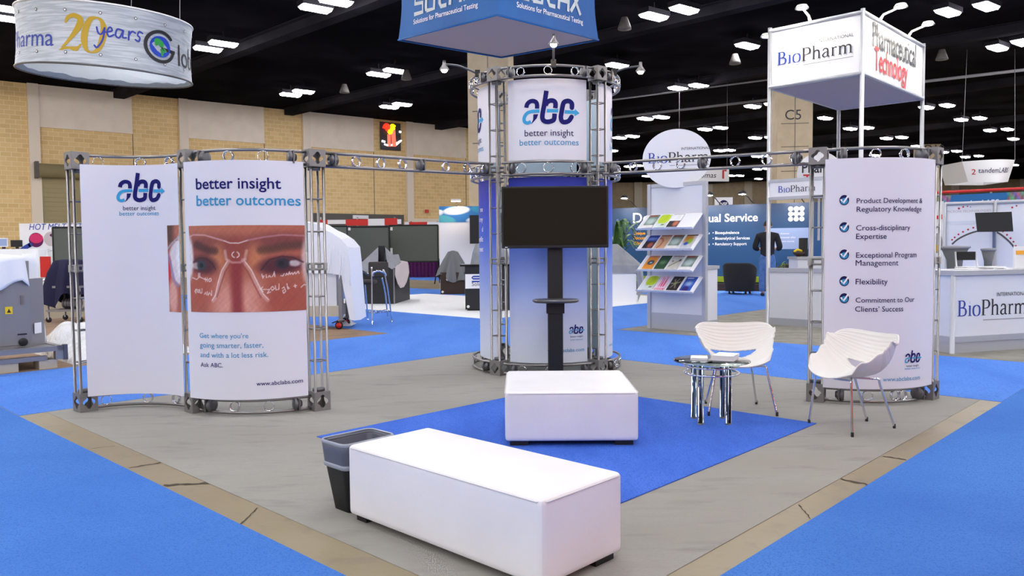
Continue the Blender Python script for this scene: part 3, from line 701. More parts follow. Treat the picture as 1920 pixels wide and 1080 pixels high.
# --- centre tower
TC0 = V((.37, 8.60, 0)); TR, PR = .80, .725; ZTT = 3.10; ZM = 2.085
tower = thing('truss_tower', 'tall round truss tower wrapped in white and blue printed panels', 'trade show tower', TC0)
def circ(deg, r): q = R(deg); return TC0+V((sin(q)*r, -cos(q)*r, 0))
for dg in (-40, 40, 140, -140): truss_column(tower, circ(dg, TR-.01), R(dg), ZTT, mids=(1.16, ZM))
def cpts(d0, d1, r, n=20): return [circ(d0+(d1-d0)*i/n, r) for i in range(n+1)]
for d0, d1 in ((-35, 35), (45, 135), (145, 215), (225, 315)):
    rg = (.22, .5, .78) if d1-d0 == 70 else (.2, .4, .6, .8)
    for zl, zh, nm in ((.022, .118, 'bottom_beam'), (ZM-.06, ZM+.06, 'middle_beam'), (ZTT-.118, ZTT-.02, 'top_beam')):
        beam(tower, cpts(d0, d1, TR), zl, zh, rg if zl > 1 else rg[:2], nm)
def tower_panel(dc, half, z0, z1):
    A, B = circ(dc-half, PR), circ(dc+half, PR); return Panel(A, B, PR*(1-cos(R(half))), z0, z1)
for dc, half in ((0, 33), (90, 46), (180, 33), (-90, 46)):
    P = tower_panel(dc, half, 2.17, ZTT-.13); mb = MB(); P.sheet(mb); cw = P.w/2
    if dc != 180:
        lw = .57
        abc_logo(mb, P.lay(), cw-.25, 2.52, lw)
        text(mb, P.lay(), 'better insight', cw+.015, 2.405, 'navy_dark', width=.49, align='C'); text(mb, P.lay(), 'better outcomes', cw+.015, 2.315, 'cyan_dark', width=.59, align='C')
    mb.build('upper_panel', tower)['label'] = 'white upper panel with blue lettermark'
    P = tower_panel(dc, half, .13, 2.0); mb = MB(); P.sheet(mb, 'tower_print'); cw = P.w/2
    if dc != 180:
        abc_logo(mb, P.lay(), cw+(.2 if dc == 0 else -.1), .42, .165)
        for s, z, m in (('better insight', .385, 'navy_dark'), ('better outcomes', .355, 'cyan_dark')): text(mb, P.lay(), s, cw+(.28 if dc == 0 else -.02), z, m, width=.13, align='C')
        text(mb, P.lay(), 'www.abclabs.com', cw+(.36 if dc == 0 else .06), .24, 'cyan_dark', width=.38, align='R')
        if dc == -90:
            for i, s in enumerate(('me', 'd my', 'd', 'entific', 'meet')): text(mb, P.lay(), s, cw+.28, 1.68-i*.105, 'letter_white', size=.075, align='R', bold=.01)
    mb.build('lower_panel', tower)['label'] = 'lower panel printed deep blue fading to white'
# --- spans tying the displays to the tower
def span(A, B, z0, z1, label, lab2):
    t = thing('truss_span', label, 'truss beam', (A+B)/2+V((0, 0, z0[0])))
    beam(t, [A.lerp(B, i/6) for i in range(7)], z0[0], z0[1], (.17, .3, .42, .68, .82, .94), 'ladder_beam', z1[0], z1[1], coup=(0, .53, 1), r=.014)
FL, FR = circ(-40, TR), circ(40, TR)
def toward(A, B, g): return A+(B-A).normalized()*g
span(toward(C3, FL, .07), toward(FL, C3, .06), (ZT-.118, ZT-.012), (ZM-.05, ZM+.055), 'straight ladder truss beam joining the left display to the tower', 'l')
span(toward(FR, D1, .06), toward(D1, FR, .07), (ZM-.05, ZM+.055), (ZT-.118, ZT-.012), 'straight ladder truss beam joining the tower to the right display', 'r')
# --- halogen arm lamps on the tower rim
def halogen(base, mid, head, label):
    t = thing('arm_lamp', label, 'spotlight', base)
    mb = MB(); mb.tube(crv([base, mid, head+V((0, 0, .05))], 6), .011, 'alu_dark', 8); mb.box(base, (.05, .05, .07), 'black'); mb.build('arm', t)
    m = MB(); m.lathe([(.015, .09), (.018, .05), (.05, 0), (.048, -.01), (.02, .02)], 'alu', head, n=14); m.build('lamp_head', t)
    m = MB(); m.lathe([(.004, .015), (.03, .004), (.034, -.012), (.02, -.03), (.003, -.034)], 'bulb', head, n=12); m.build('bulb', t)
zt = ZTT
halogen(circ(-62, TR)+V((0, 0, zt)), at(862, 124, 8.2), at(833, 130, 8.2), 'lit halogen arm lamp reaching left from the tower rim')
halogen(circ(62, TR)+V((0, 0, zt)), at(1172, 128, 8.2), at(1201, 133, 8.2), 'lit halogen arm lamp reaching right from the tower rim')
b_ = circ(4, TR)+V((0, 0, zt)); h_ = at(1038, 82, 7.62)
halogen(b_, b_.lerp(h_, .5)+V((0, 0, .03)), h_, 'arm lamp standing up from the front of the tower rim')
# --- television on a floor stand
TVY = 7.42
tv = thing('television', 'black flat television mounted in front of the blue tower panel', 'television', at(1041, 410, TVY))
p0, p1 = at(941, 466, TVY), at(1141, 348, TVY)
mb = MB(); mb.bx((p0.x, TVY, p0.z), (p1.x, TVY+.055, p1.z), 'black'); mb.build('housing', tv, bevel=.008)
mb = MB(); mb.bx((p0.x+.018, TVY-.004, p0.z+.03), (p1.x-.018, TVY+.002, p1.z-.018), 'black_gloss'); mb.build('screen', tv)
mb = MB(); mb.bx((p0.x+.03, TVY-.004, p0.z+.008), (p0.x+.055, TVY-.001, p0.z+.014), 'letter_white'); mb.build('badge', tv)
sx = (at(1041, 520, TVY+.1)).x
st = thing('tv_stand', 'black television floor stand with a small oval shelf', 'stand', (sx, TVY+.13, 0))
mb = MB(); mb.bx((sx-.072, TVY+.08, .03), (sx+.072, TVY+.17, p1.z-.1), 'black'); mb.build('upright', st, bevel=.01)
mb = MB(); mb.bx((sx-.2, TVY+.06, p0.z+.12), (sx+.2, TVY+.085, p1.z-.12), 'black'); mb.build('mounting_plate', st)
mb = MB(); mb.lathe([(.02, 0), (.32, 0), (.34, .012), (.33, .03), (.05, .035)], 'black', (sx, TVY+.13, 0), n=36, sx=1.0, sy=.75); mb.build('base', st)
zs = at(1045, 564, TVY).z
mb = MB(); mb.lathe([(.1, -.02), (.2, -.022), (.222, -.008), (.222, .006), (.2, .014), (.01, .014)], 'alu_dark', (sx, TVY+.02, zs), n=36, sx=1, sy=.62); mb.bx((sx-.085, TVY+.06, zs-.13), (sx+.085, TVY+.19, zs-.005), 'black'); mb.build('shelf', st)

# ------------------------------------------------------------------ lounge furniture
def rbox(mb, c, d, m, rz=0, r=.03, bulge=.0, n=10):      # upholstered block: rounded box, slightly puffed
    rot = Matrix.Rotation(rz, 3, 'Z'); hx, hy, hz = d[0]/2, d[1]/2, d[2]/2
    def shape(p):
        q = V((max(-hx+r, min(hx-r, p.x)), max(-hy+r, min(hy-r, p.y)), max(-hz+r, min(hz-r, p.z)))); dlt = p-q
        if dlt.length > 1e-9: p = q+dlt.normalized()*r
        fx, fy, fz = p.x/hx, p.y/hy, p.z/hz
        p = V((p.x*(1+bulge*(1-fz*fz)*(1-fy*fy)/hx), p.y*(1+bulge*(1-fz*fz)*(1-fx*fx)/hy), p.z+(bulge*.8*(1-fx*fx)*(1-fy*fy) if fz > 0 else 0)))
        return V(c)+rot @ p
    def side(o, a, b):
        def f(u, v):
            def w_(t, h): # dense near the rounded edges
                e = r/h*.5
                t2 = t
                return t2
            return shape(V(o)+V(a)*w_(u, 1)+V(b)*w_(v, 1))
        return f
    for o, a, b in (((-hx, -hy, hz), (2*hx, 0, 0), (0, 2*hy, 0)), ((-hx, hy, -hz), (2*hx, 0, 0), (0, -2*hy, 0)), ((-hx, -hy, -hz), (2*hx, 0, 0), (0, 0, 2*hz)), ((hx, hy, -hz), (-2*hx, 0, 0), (0, 0, 2*hz)), ((hx, -hy, -hz), (0, 2*hy, 0), (0, 0, 2*hz)), ((-hx, hy, -hz), (0, -2*hy, 0), (0, 0, 2*hz))):
        la, lb = V(a).length, V(b).length
        mb.grid(side(o, a, b), max(8, int(la/.014)), max(8, int(lb/.014)), m, True)
def ottoman(name, label, c, d, rz):
    z0 = CZ+.0065 if name == 'ottoman' and d[0] < 1 else CZ
    t = thing('ottoman', label, 'ottoman', (c[0], c[1], z0), rz); mb = MB(); h = d[2]
    rbox(mb, (0, 0, .03+h/2), d, 'leather', 0, .022, .006)
    hx, hy = d[0]/2, d[1]/2
    z = .03+h-.012
    pts = [(-hx+.03, -hy), (hx-.03, -hy), (hx, -hy+.03), (hx, hy-.03), (hx-.03, hy), (-hx+.03, hy), (-hx, hy-.03), (-hx, -hy+.03)]
    mb.tube([(x*1.004, y*1.004, z) for x, y in pts], .0028, 'seam', 6, closed=True)
    mb.build('cushion', t, world=False)
    for sx_ in (-1, 1):
        for sy_ in (-1, 1): MB().bx((sx_*(hx-.03), sy_*(hy-.025), 0), (sx_*(hx-.15), sy_*(hy-.1), .034), 'black').build('foot', t, world=False)
    MB().bx((-hx+.06, -hy+.06, .018), (hx-.06, hy-.06, .036), 'black').build('base', t, world=False)
    return t
c = ab(2.385, 2.515); ottoman('bench', 'long white leather bench ottoman in the foreground beside the waste bin', c, (.505, 1.24, .335), YU)
c = V((.385, 5.495, 0)); ottoman('ottoman', 'square white leather ottoman standing on the royal blue rug', c, (.865, .90, .325), R(-.6))
# waste bin
bc = ab(2.292, 3.275); bin_ = thing('waste_bin', 'black plastic waste bin with grey liner behind the long ottoman', 'waste bin', (bc.x, bc.y, CZ), YU)
def rrect(hx, hy, r, n=6): return [(sx_*(hx-r)+r*cos(q), sy_*(hy-r)+r*sin(q)) for sx_, sy_, q0 in ((1, 1, 0), (-1, 1, pi/2), (-1, -1, pi), (1, -1, 3*pi/2)) for q in [q0+pi/2*k/n for k in range(n+1)]]
def loft(mb, rings, m, cap0=True, cap1=False, smooth=True):
    n = len(rings[0]); vs = [p for r in rings for p in r]
    fs = [(i*n+j, i*n+(j+1) % n, (i+1)*n+(j+1) % n, (i+1)*n+j) for i in range(len(rings)-1) for j in range(n)]
    if cap0: fs.append(tuple(range(n))[::-1])
    if cap1: fs.append(tuple((len(rings)-1)*n+j for j in range(n)))
    mb.add(vs, fs, m, smooth); return mb
def rr3(hx, hy, r, z): return [(x, y, z) for x, y in rrect(hx, hy, r)]
mb = MB(); loft(mb, [rr3(.105, .075, .03, 0), rr3(.145, .1, .035, .25), rr3(.15, .103, .035, .34), rr3(.145, .098, .035, .34), rr3(.1, .07, .03, .01)], 'black', True, True); mb.build('bucket', bin_, world=False)
mb = MB(); loft(mb, [rr3(.1465, .1015, .035, .235), rr3(.153, .107, .036, .30), rr3(.158, .11, .037, .346), rr3(.15, .103, .036, .352), rr3(.142, .096, .035, .33), rr3(.12, .08, .03, .12)], 'bag_grey', False, True); lb = mb.build('liner', bin_, world=False)
mb = MB(); loft(mb, [rr3(.147, .102, .035, .222), rr3(.1495, .1045, .035, .225), rr3(.1505, .1055, .035, .242), rr3(.147, .102, .035, .245)], 'bag_film', False); loft(mb, [rr3(.1585, .1105, .037, .34), rr3(.1605, .1125, .037, .35), rr3(.155, .107, .037, .357), rr3(.149, .102, .036, .353)], 'bag_film', False); mb.build('liner_hem', lb, world=False)
# glass table
mb = MB(); q0, q1 = gp(617, 703, CZ+.0015), gp(637, 699.5, CZ+.0015); n_ = V((.012, .03, 0)); mb.add([q0, q1, q1+n_, q0+n_], [(0, 1, 2, 3)], 'yellow'); single(mb, 'floor_tape', 'short strip of yellow tape on the carpet edge right of the left display', 'tape', loc=q0)
tc = V((1.465, 5.745, 0)); tb = thing('side_table', 'round glass side table on four chrome tubes beside the white chairs', 'table', (tc.x, tc.y, .009))
mb = MB(); mb.lathe([(.27, .444), (.277, .448), (.277, .452), (.27, .456)], 'glass', n=56); mb.build('glass_top', tb, world=False)
for z in (.415, .362):
    mb = MB(); mb.tube([(.195*cos(2*pi*i/40), .195*sin(2*pi*i/40), z) for i in range(40)], .008, 'chrome', 8, closed=True); mb.build('ring', tb, world=False)
for i, (x, y) in enumerate(((-.107, .105), (-.105, -.107), (.107, .1), (.095, -.113))):
    mb = MB(); mb.cyl((x, y, 0), (x, y, .443), .021, 'chrome', 18); lg = mb.build('leg', tb, world=False)
    mb = MB(); mb.cyl((x, y, 0), (x, y, .012), .0225, 'alu_dark', 16); mb.build('foot', lg, world=False)
for i in range(4):
    q = pi/4+pi/2*i; mb = MB(); mb.tube([(.148*cos(q), .148*sin(q), .415), (.195*cos(q), .195*sin(q), .415)], .006, 'chrome', 8); mb.build('spoke', tb, world=False)
for c, d, rz, lb in (((1.375, 5.76), (.115, .15, .022), R(-14), 'small stack of white leaflets on the glass table, left of the thicker stack'), ((1.565, 5.74), (.15, .2, .04), R(-28), 'thick stack of white leaflets on the glass table, right of the thin stack')):
    t = thing('leaflet_stack', lb, 'paper', (c[0], c[1], .4655), rz, 'leaflets on the glass table'); mb = MB(); n = int(d[2]/.004)
    for i in range(n): mb.box((random.uniform(-.003, .003), random.uniform(-.003, .003), .002+.004*i), (d[0], d[1], .0032), 'paper', rz=random.uniform(-.04, .04))
    mb.build('sheets', t, world=False)
# shell chairs
def shell_chair(label, loc, rz, feet):
    """white one-piece shell; local -y is the front; feet = four local foot points (front l, front r, back r, back l)"""
    t = thing('shell_chair', label, 'chair', loc, rz, 'white shell chairs by the glass table')
    prof = [(-.24, .372), (-.17, .382), (-.05, .368), (.06, .366), (.13, .38), (.185, .422), (.22, .48), (.24, .54), (.252, .6), (.258, .662)]
    cv = crv(prof, 8)
    def prm(v, *k): 
        f = v*(len(k)-1); i = min(int(f), len(k)-2); t = f-i; t = t*t*(3-2*t); return k[i]+(k[i+1]-k[i])*t
    def fn(u, v):
        s = u*2-1; f = v*(len(cv)-1); i = min(int(f), len(cv)-2); t_ = f-i
        y = cv[i][0]+(cv[i+1][0]-cv[i][0])*t_; z = cv[i][1]+(cv[i+1][1]-cv[i][1])*t_
        am = prm(v, .45, .95, 1.3, 1.38, 1.3, 1.15, .95); hw = prm(v, .215, .25, .275, .292, .305, .312, .308); r = hw/sin(am); a = s*am
        ph = R(prm(v, 90, 82, 70, 54, 41, 31, 22)); o = r*(1-cos(a)); rip = .0018*sin(v*120)*sm(.3, .5, v)
        return V((r*sin(a), y-cos(ph)*(o+rip)+.05*abs(s)**3*(1-sm(0, .22, v)), z+sin(ph)*(o+rip)-.075*abs(s)**6*sm(.7, 1, v)-.02*s*s*sm(.7, 1, v)))
    keep = lambda u, v: ((u-.5)/.235)**2+((v-.525)/.062)**2 > 1
    mb = MB(); mb.grid(fn, 60, 96, 'plastic_white', True, keep=keep); mb.build('seat_shell', t, world=False, solid=.009)
    tops = [(-.16, -.15, .37), (.16, -.15, .37), (.11, .08, .36), (-.11, .08, .36)]
    fr = MB(); q = [V(p) for p in tops]
    fr.tube(crv([q[0], (0, -.14, .358), q[1]], 6), .008, 'chrome', 8); fr.tube(crv([q[3], (0, .07, .352), q[2]], 6), .008, 'chrome', 8); fr.tube([q[0], (-.04, -.03, .352), q[2]], .007, 'chrome', 8); fr.tube([q[1], (.04, -.03, .352), q[3]], .007, 'chrome', 8)
    fr.build('under_frame', t, world=False)
    for p, f in zip(tops, feet):
        p = V(p); f = V((f[0], f[1], 0)); o = V((f.x-p.x, f.y-p.y, 0)); kn = p+o*.28+V((0, 0, -.006))
        lg = MB(); lg.tube(crv([p, kn, kn.lerp(f, .12), kn.lerp(f, .5), f+V((0, 0, .012))], 5), .0085, 'chrome', 10); lo = lg.build('leg', t, world=False)
        MB().lathe([(.0095, 0), (.0105, .004), (.01, .03), (.008, .032)], 'black', f, n=12).build('glide', lo, world=False)
shell_chair('white plastic shell chair facing the glass table, seen from the front', (1.76, 6.14, .009), R(-5), [(-.25, -.235), (.26, -.225), (.205, .225), (-.2, .225)])
def loc2(P, c, rz): d = V((P[0]-c[0], P[1]-c[1], 0)); return (Matrix.Rotation(-rz, 3, 'Z') @ d).xy
c2 = (2.40, 5.535); r2 = atan2(-.327, -.945)+pi/2
shell_chair('white plastic shell chair seen from the side, in front of the check-list panel', (c2[0], c2[1], CZ), r2, [loc2(p, c2, r2) for p in ((2.153, 5.658), (2.291, 5.25), (2.691, 5.49), (2.60, 5.72))])

# ------------------------------------------------------------------ hanging signs
def wires(mb, pts, top=HW, dx=.1):
    for p, q in pts: mb.cyl(p, q, .008, 'pipe_grey', 6)
RS_R, RS_H = 1.6, 1.13; RC = V((-8.2, 16.2, 4.86))
rtilt = Matrix.Rotation(R(3.4), 3, 'Y') @ Matrix.Rotation(R(3.6), 3, 'X')
rq0 = atan2(8.2, 16.2)
def rfn(x, z, off=0.0):
    q = x/RS_R+rq0; pinch = -.035*sin(pi*z/RS_H)
    return RC+rtilt @ V(((RS_R+off+pinch)*sin(q), -(RS_R+off+pinch)*cos(q), z))
ring = thing('hanging_sign', 'round silver hanging sign reading 20 years and Globe', 'hanging sign', RC)
mb = MB(); L_ = 2*pi*RS_R
mb.grid(lambda u, v: rfn((u-.5)*L_, v*RS_H), 96, 8, 'brushed'); mb.grid(lambda u, v: rfn((.5-u)*L_, v*RS_H, -.02), 96, 8, 'sign_fabric')
lay = lambda x, y: rfn(x, y, .006)
def arcx(px): return RS_R*math.asin(max(-.999, min(.999, (px-214)/147)))
text(mb, lay, 'Pharma', arcx(133), .30, 'script_blue', size=.46, align='R')
text(mb, lay, 'lobe', arcx(332), .24, 'ink', width=1.0)
# 20
x2 = arcx(140); k = .68
for pts in ([(.2, .72, .05), (.26, .86, .09), (.42, .93, .12), (.57, .84, .15), (.52, .64, .16), (.34, .36, .1), (.1, .06, .05)],):
    q = crv(pts, 6); mb.ribbon(lambda x, y: rfn(x2+x*k*1.05, .23+y*k, .006), [p[:2] for p in q], [p[2] for p in q], 'gold', False)
mb.poly([rfn(x2+x*k*1.05, .23+y*k, .006) for x, y in ((.02, 0), (.5, 0), (.6, .2), (.56, .2), (.48, .12), (.14, .1))], 'gold')
q = crv([(1.02, .93, .05), (.86, .86, .13), (.74, .6, .17), (.7, .3, .17), (.76, .06, .1), (.88, 0, .05), (1.04, .08, .12), (1.16, .36, .17), (1.2, .66, .16), (1.14, .86, .1), (1.02, .93, .05)], 6)
mb.ribbon(lambda x, y: rfn(x2+x*k*.98, .23+y*k, .006), [p[:2] for p in q], [p[2] for p in q], 'gold', False)
# years, a brush script of strokes
YR = [[(0, .5), (.05, .3), (.16, .28), (.26, .5)], [(.26, .5), (.2, .1), (.02, -.22), (-.08, -.16)], [(.3, .36), (.5, .44), (.44, .56), (.34, .4), (.4, .22), (.56, .3)], [(.86, .5), (.68, .52), (.62, .3), (.74, .22), (.88, .5)], [(.88, .5), (.86, .26), (.98, .26)], [(1.08, .5), (1.06, .2)], [(1.07, .36), (1.18, .52), (1.3, .48)], [(1.3, .24), (1.42, .2), (1.46, .34), (1.38, .42), (1.44, .56), (1.56, .52)]]
xy = arcx(199)
for st_ in YR: mb.ribbon(lambda x, y: rfn(xy+x*.51, .44+y*.5, .009), crv(st_, 5), .062, 'script_blue')
# G and globe
gx, gz = arcx(301), .52
mb.disc(lay, gx, gz, .24, .2, 'globe_blue', 32)
for cx, cy, rx, ry in ((-.06, .09, .09, .06), (.02, .05, .06, .06), (.06, -.06, .07, .045), (.03, -.13, .03, .05), (-.1, .03, .03, .03)): mb.disc(lambda x, y: rfn(x, y, .009), gx+cx, gz+cy, rx, ry, 'globe_green', 14)
mb.disc(lambda x, y: rfn(x, y, .012), gx, gz, .36, .31, 'ink', 40, .8, R(35), R(352)); mb.poly([rfn(gx+x, gz+y, .012) for x, y in ((0, -.0), (.37, -.02), (.36, -.09), (.06, -.06))], 'ink')
for z in (.2, .95):
    for i in range(-4, 5): mb.disc(lambda x, y: rfn(x, y, .008), i*.6-.1, z, .03, .03, 'dark_trim', 12); mb.disc(lambda x, y: rfn(x, y, .011), i*.6-.1, z, .018, .018, 'sign_white', 10)
mb.build('drum_banner', ring)
for z, m in ((0, 'alu_dark'), (RS_H, 'sign_white')):
    mb = MB(); mb.tube([rfn(L_*i/64, z) for i in range(64)], .02, m, 8, closed=True); mb.build('hoop', ring)
mb = MB()
def under(u, v):
    rr = RS_R*.99*v; q = 2*pi*u; w_ = .012*sin(q*26)*v+.02*sin(q*9+1)*v
    return RC+rtilt @ V((rr*sin(q), -rr*cos(q), .09+.05*(1-v)+w_))
mb.grid(under, 120, 8, 'sign_fabric'); mb.build('underside_cloth', ring)
mb = MB()
for px_ in (110, 165, 252, 333):
    xx = arcx(px_); p = rfn(xx, RS_H); mb.cyl(p, (p.x*.995+.1*(214-px_)/147, p.y+.3, HW), .007, 'pipe_grey', 6)
mb.build('wires', ring)
# blue square hanging sign
hS = 4.5; SC = [gp(932, 28, 1.3+.965*hS), gp(747, 75, 1.3+hS), gp(940, 108, 1.3+1.035*hS), gp(1122, 75, 1.3+hS)]
ctr = sum(SC, V())/4; nS = (SC[1]-SC[3]).cross(SC[0]-SC[2]).normalized(); nS = nS if nS.z > 0 else -nS
cube = thing('hanging_sign', 'square blue hanging sign with white lettering above the tower', 'hanging sign', ctr); HS_ = 1.7
mb = MB()
for i in range(4):
    A, B = SC[i], SC[(i+1) % 4]
    if i == 3: A, B = SC[3], SC[0]
    def f(u, v, off=0.0, A=A, B=B):
        p = A.lerp(B, u)+nS*(HS_*v); pin = .09*sin(pi*min(v, 1)); c0 = ctr+nS*(HS_*v); o = (p-c0); e_ = abs(u-.5)*2
        nn = (B-A).cross(nS).normalized(); nn = nn if nn.dot(p-c0) > 0 else -nn
        return p-(o.normalized()*pin*e_**2)+nn*off
    mb.grid(f, 14, 10, 'blue_sign')
    if i in (0, 3):
        wS = (B-A).length
        # i==0 runs near->left, i==3 runs right->near: flip so that the lettering reads left to right
        g = lambda x, y, f=f, wS=wS: f(1-x/wS, y/HS_, .012)
        text(mb, g, 'Solutions for Pharmaceutical Testing', wS*.17 if i == 0 else wS*.17, .24, 'letter_white', width=wS*.66, bold=.012)
        LT = {'S': [[(.5, .42), (.08, .42), (.06, .24), (.46, .22), (.46, .02), (.02, .02)]], 'O': [[(.08, .02), (.44, .02), (.5, .42), (.1, .42), (.06, .1), (.08, .02)]], 'T': [[(.02, .46), (.5, .46)], [(.18, .6), (.14, .1), (.2, .02), (.44, .02)]], 'A': [[(.02, .0), (.1, .44), (.5, .46), (.46, 0)], [(.06, .2), (.48, .2)]], 'X': [[(.02, .02), (.52, .46)], [(.08, .46), (.5, .0)]]}
        for j, ch in enumerate('SOTAX'):
            for pts in LT[ch]: mb.ribbon(lambda x, y: g(wS*.17+x, .42+y*.95), [(j*wS*.13+px_*wS*.13/.56, py_) for px_, py_ in pts], .085, 'silver_letter', False)
mb.build('blue_banner', cube)
mb = MB(); mb.add([p+nS*.02 for p in SC], [(0, 1, 2, 3)], 'soffit'); mb.add([p+nS*.03 for p in SC], [(3, 2, 1, 0)], 'soffit')
mb.build('underside_cloth', cube)
mb = MB(); mb.tube(SC, .02, 'blue_sign', 8, closed=True)
mb.build('bottom_rail', cube)
mb = MB()
for p in SC: mb.cyl(p+nS*HS_, (p.x*.9+ctr.x*.1, p.y*.9+ctr.y*.1, HW), .01, 'pipe_grey', 6)
mb.build('wires', cube)

# ------------------------------------------------------------------ white kiosk booth on the right
def fpanel(A, B, z0, z1): return Panel(V((A[0], A[1], 0)), V((B[0], B[1], 0)), 0, z0, z1)
KL = V((4.21, 12.9, 0)); KM = KL-W*1.457; KR = KM+U*2.88; KB = KL+U*2.88
KZ0, KZ1 = 3.83, 4.79
kio = thing('canopy_kiosk', 'tall white canopy frame with lit header signs on slender posts', 'kiosk', (KL+KR)/2)
for p in (KL, KM, KR, KB):
    mb = MB(); mb.cyl(p+V((0, 0, CZ)), p+V((0, 0, KZ1+.02)), .035, 'kiosk_frame', 8); mb.build('post', kio)
for i, (A, B) in enumerate(((KL, KM), (KM, KR), (KR, KB), (KB, KL))):
    P = fpanel(A, B, KZ0, KZ1); mb = MB(); P.sheet(mb, 'sign_white', 'sign_white', 1); f = P.lay(.012)
    for z in (KZ0+.03, KZ1-.03): mb.tube([P.fn(0, z, .01), P.fn(P.w, z, .01)], .03, 'kiosk_frame', 6)
    if i == 0: biopharm(mb, f, .13, 4.19, 1.2)
    if i == 1:
        text(mb, f, 'Pharmaceutical', .4, 4.33, 'ink', width=2.05, size=.55, bold=.01); text(mb, f, 'Technology', .48, 3.99, 'tech_red', width=1.55, size=.52, bold=.012)
    mb.build('header_sign', kio)['label'] = ['white header sign with blue and black serif name', 'white header sign with black and red name', 'blank white header panel', 'blank white header panel'][i]
mb = MB(); mb.add([p+V((0, 0, KZ0+.015)) for p in (KL, KM, KR, KB)], [(0, 1, 2, 3)], 'soffit'); mb.build('soffit', kio)
def flood(base, d, label, len_=.3):
    t = thing('arm_lamp', label, 'spotlight', base); d = V(d).normalized(); h = base+d*len_+V((0, 0, .13+.03*len_))
    mb = MB(); mb.tube([base, base+V((0, 0, .07))+d*.05, h], [.028, .02, .014], 'plastic_white', 8); mb.build('arm', t)
    mb = MB(); ax = V((0, 0, 1)); mb.lathe([(.03, .05), (.075, .04), (.1, 0), (.1, -.015), (.02, .02)], 'plastic_white', h, ax, 16); mb.build('lamp_head', t)
    mb = MB(); mb.lathe([(.005, -.01), (.07, -.012), (.005, -.02)], 'bulb_white', h, ax, 14); mb.build('bulb', t)
up = V((0, 0, KZ1))
flood(KL.lerp(KM, .45)+up, -U, 'white arm floodlight over the blue and black header sign')
flood(KM.lerp(KR, .25)+up, -W, 'white arm floodlight over the red name, nearest the canopy corner')
flood(KM.lerp(KR, .72)+up, -W, 'white arm floodlight over the red name, farthest from the canopy corner')
flood(KL+U*.5+up+V((0, 0, -.1)), W, 'lit arm floodlight at the far left end of the canopy', .3)
# low front wall and header of the booth between the posts
P = fpanel(KL, KM, 0, 1); low = thing('reception_booth', 'white booth counter wall with a small serif name header', 'exhibition booth', KL)
mb = MB(); mb.box(KL.lerp(KM, .5)+V((0, 0, .46)), (1.38, .05, .82), 'kiosk_white', rz=YU+pi/2); mb.box(KL.lerp(KM, .5)+V((0, 0, .9)), (1.4, .09, .07), 'kiosk_frame', rz=YU+pi/2); mb.box(KL.lerp(KM, .5)+V((0, 0, .06)), (1.38, .055, .12), 'kiosk_frame', rz=YU+pi/2); mb.build('counter_wall', low)
mb = MB(); mb.box(KL.lerp(KM, .5)+V((0, 0, 2.2)), (1.4, .05, .25), 'sign_white', rz=YU+pi/2)
for z in (2.06, 2.34): mb.box(KL.lerp(KM, .5)+V((0, 0, z)), (1.42, .07, .05), 'kiosk_frame', rz=YU+pi/2)
biopharm(mb, P.lay(.03), .17, 2.15, .62, False); mb.build('header', low)
q = KL.lerp(KM, .62)
mb = MB(); mb.cyl(q+V((0, 0, CZ)), q+V((0, 0, 2.3)), .03, 'kiosk_frame', 8); mb.build('post', low)
mb = MB(); q2 = KL.lerp(KM, .68); mb.add([q2+V((0, 0, .95)), KM+V((0, 0, .95)), KM+V((0, 0, 2.05)), q2+V((0, 0, 2.05))], [(0, 1, 2, 3)], 'kiosk_white'); mb.build('side_panel', low, solid=.02)
# round sign above it
c = at(1537, 326, 13.1); mb = MB(); f = plane(c, V((1, -.15, 0)), off=.035)
rd = thing('round_sign', 'round white sign with black over red name above the booth header', 'sign', c)
mb.lathe([(.36, -.02), (.36, .02)], 'sign_white', c, V((-.15, -1, 0)), 48); text(mb, f, 'Pharm', -.29, .02, 'ink', width=.5, size=.25, bold=.012); text(mb, f, 'Tech', -.27, -.16, 'tech_red', width=.42, size=.22, bold=.012); mb.build('disc', rd)
mb = MB(); mb.cyl(c+V((0, .02, -1.1)), c+V((0, .02, -.3)), .02, 'kiosk_frame', 8); mb.build('post', rd)
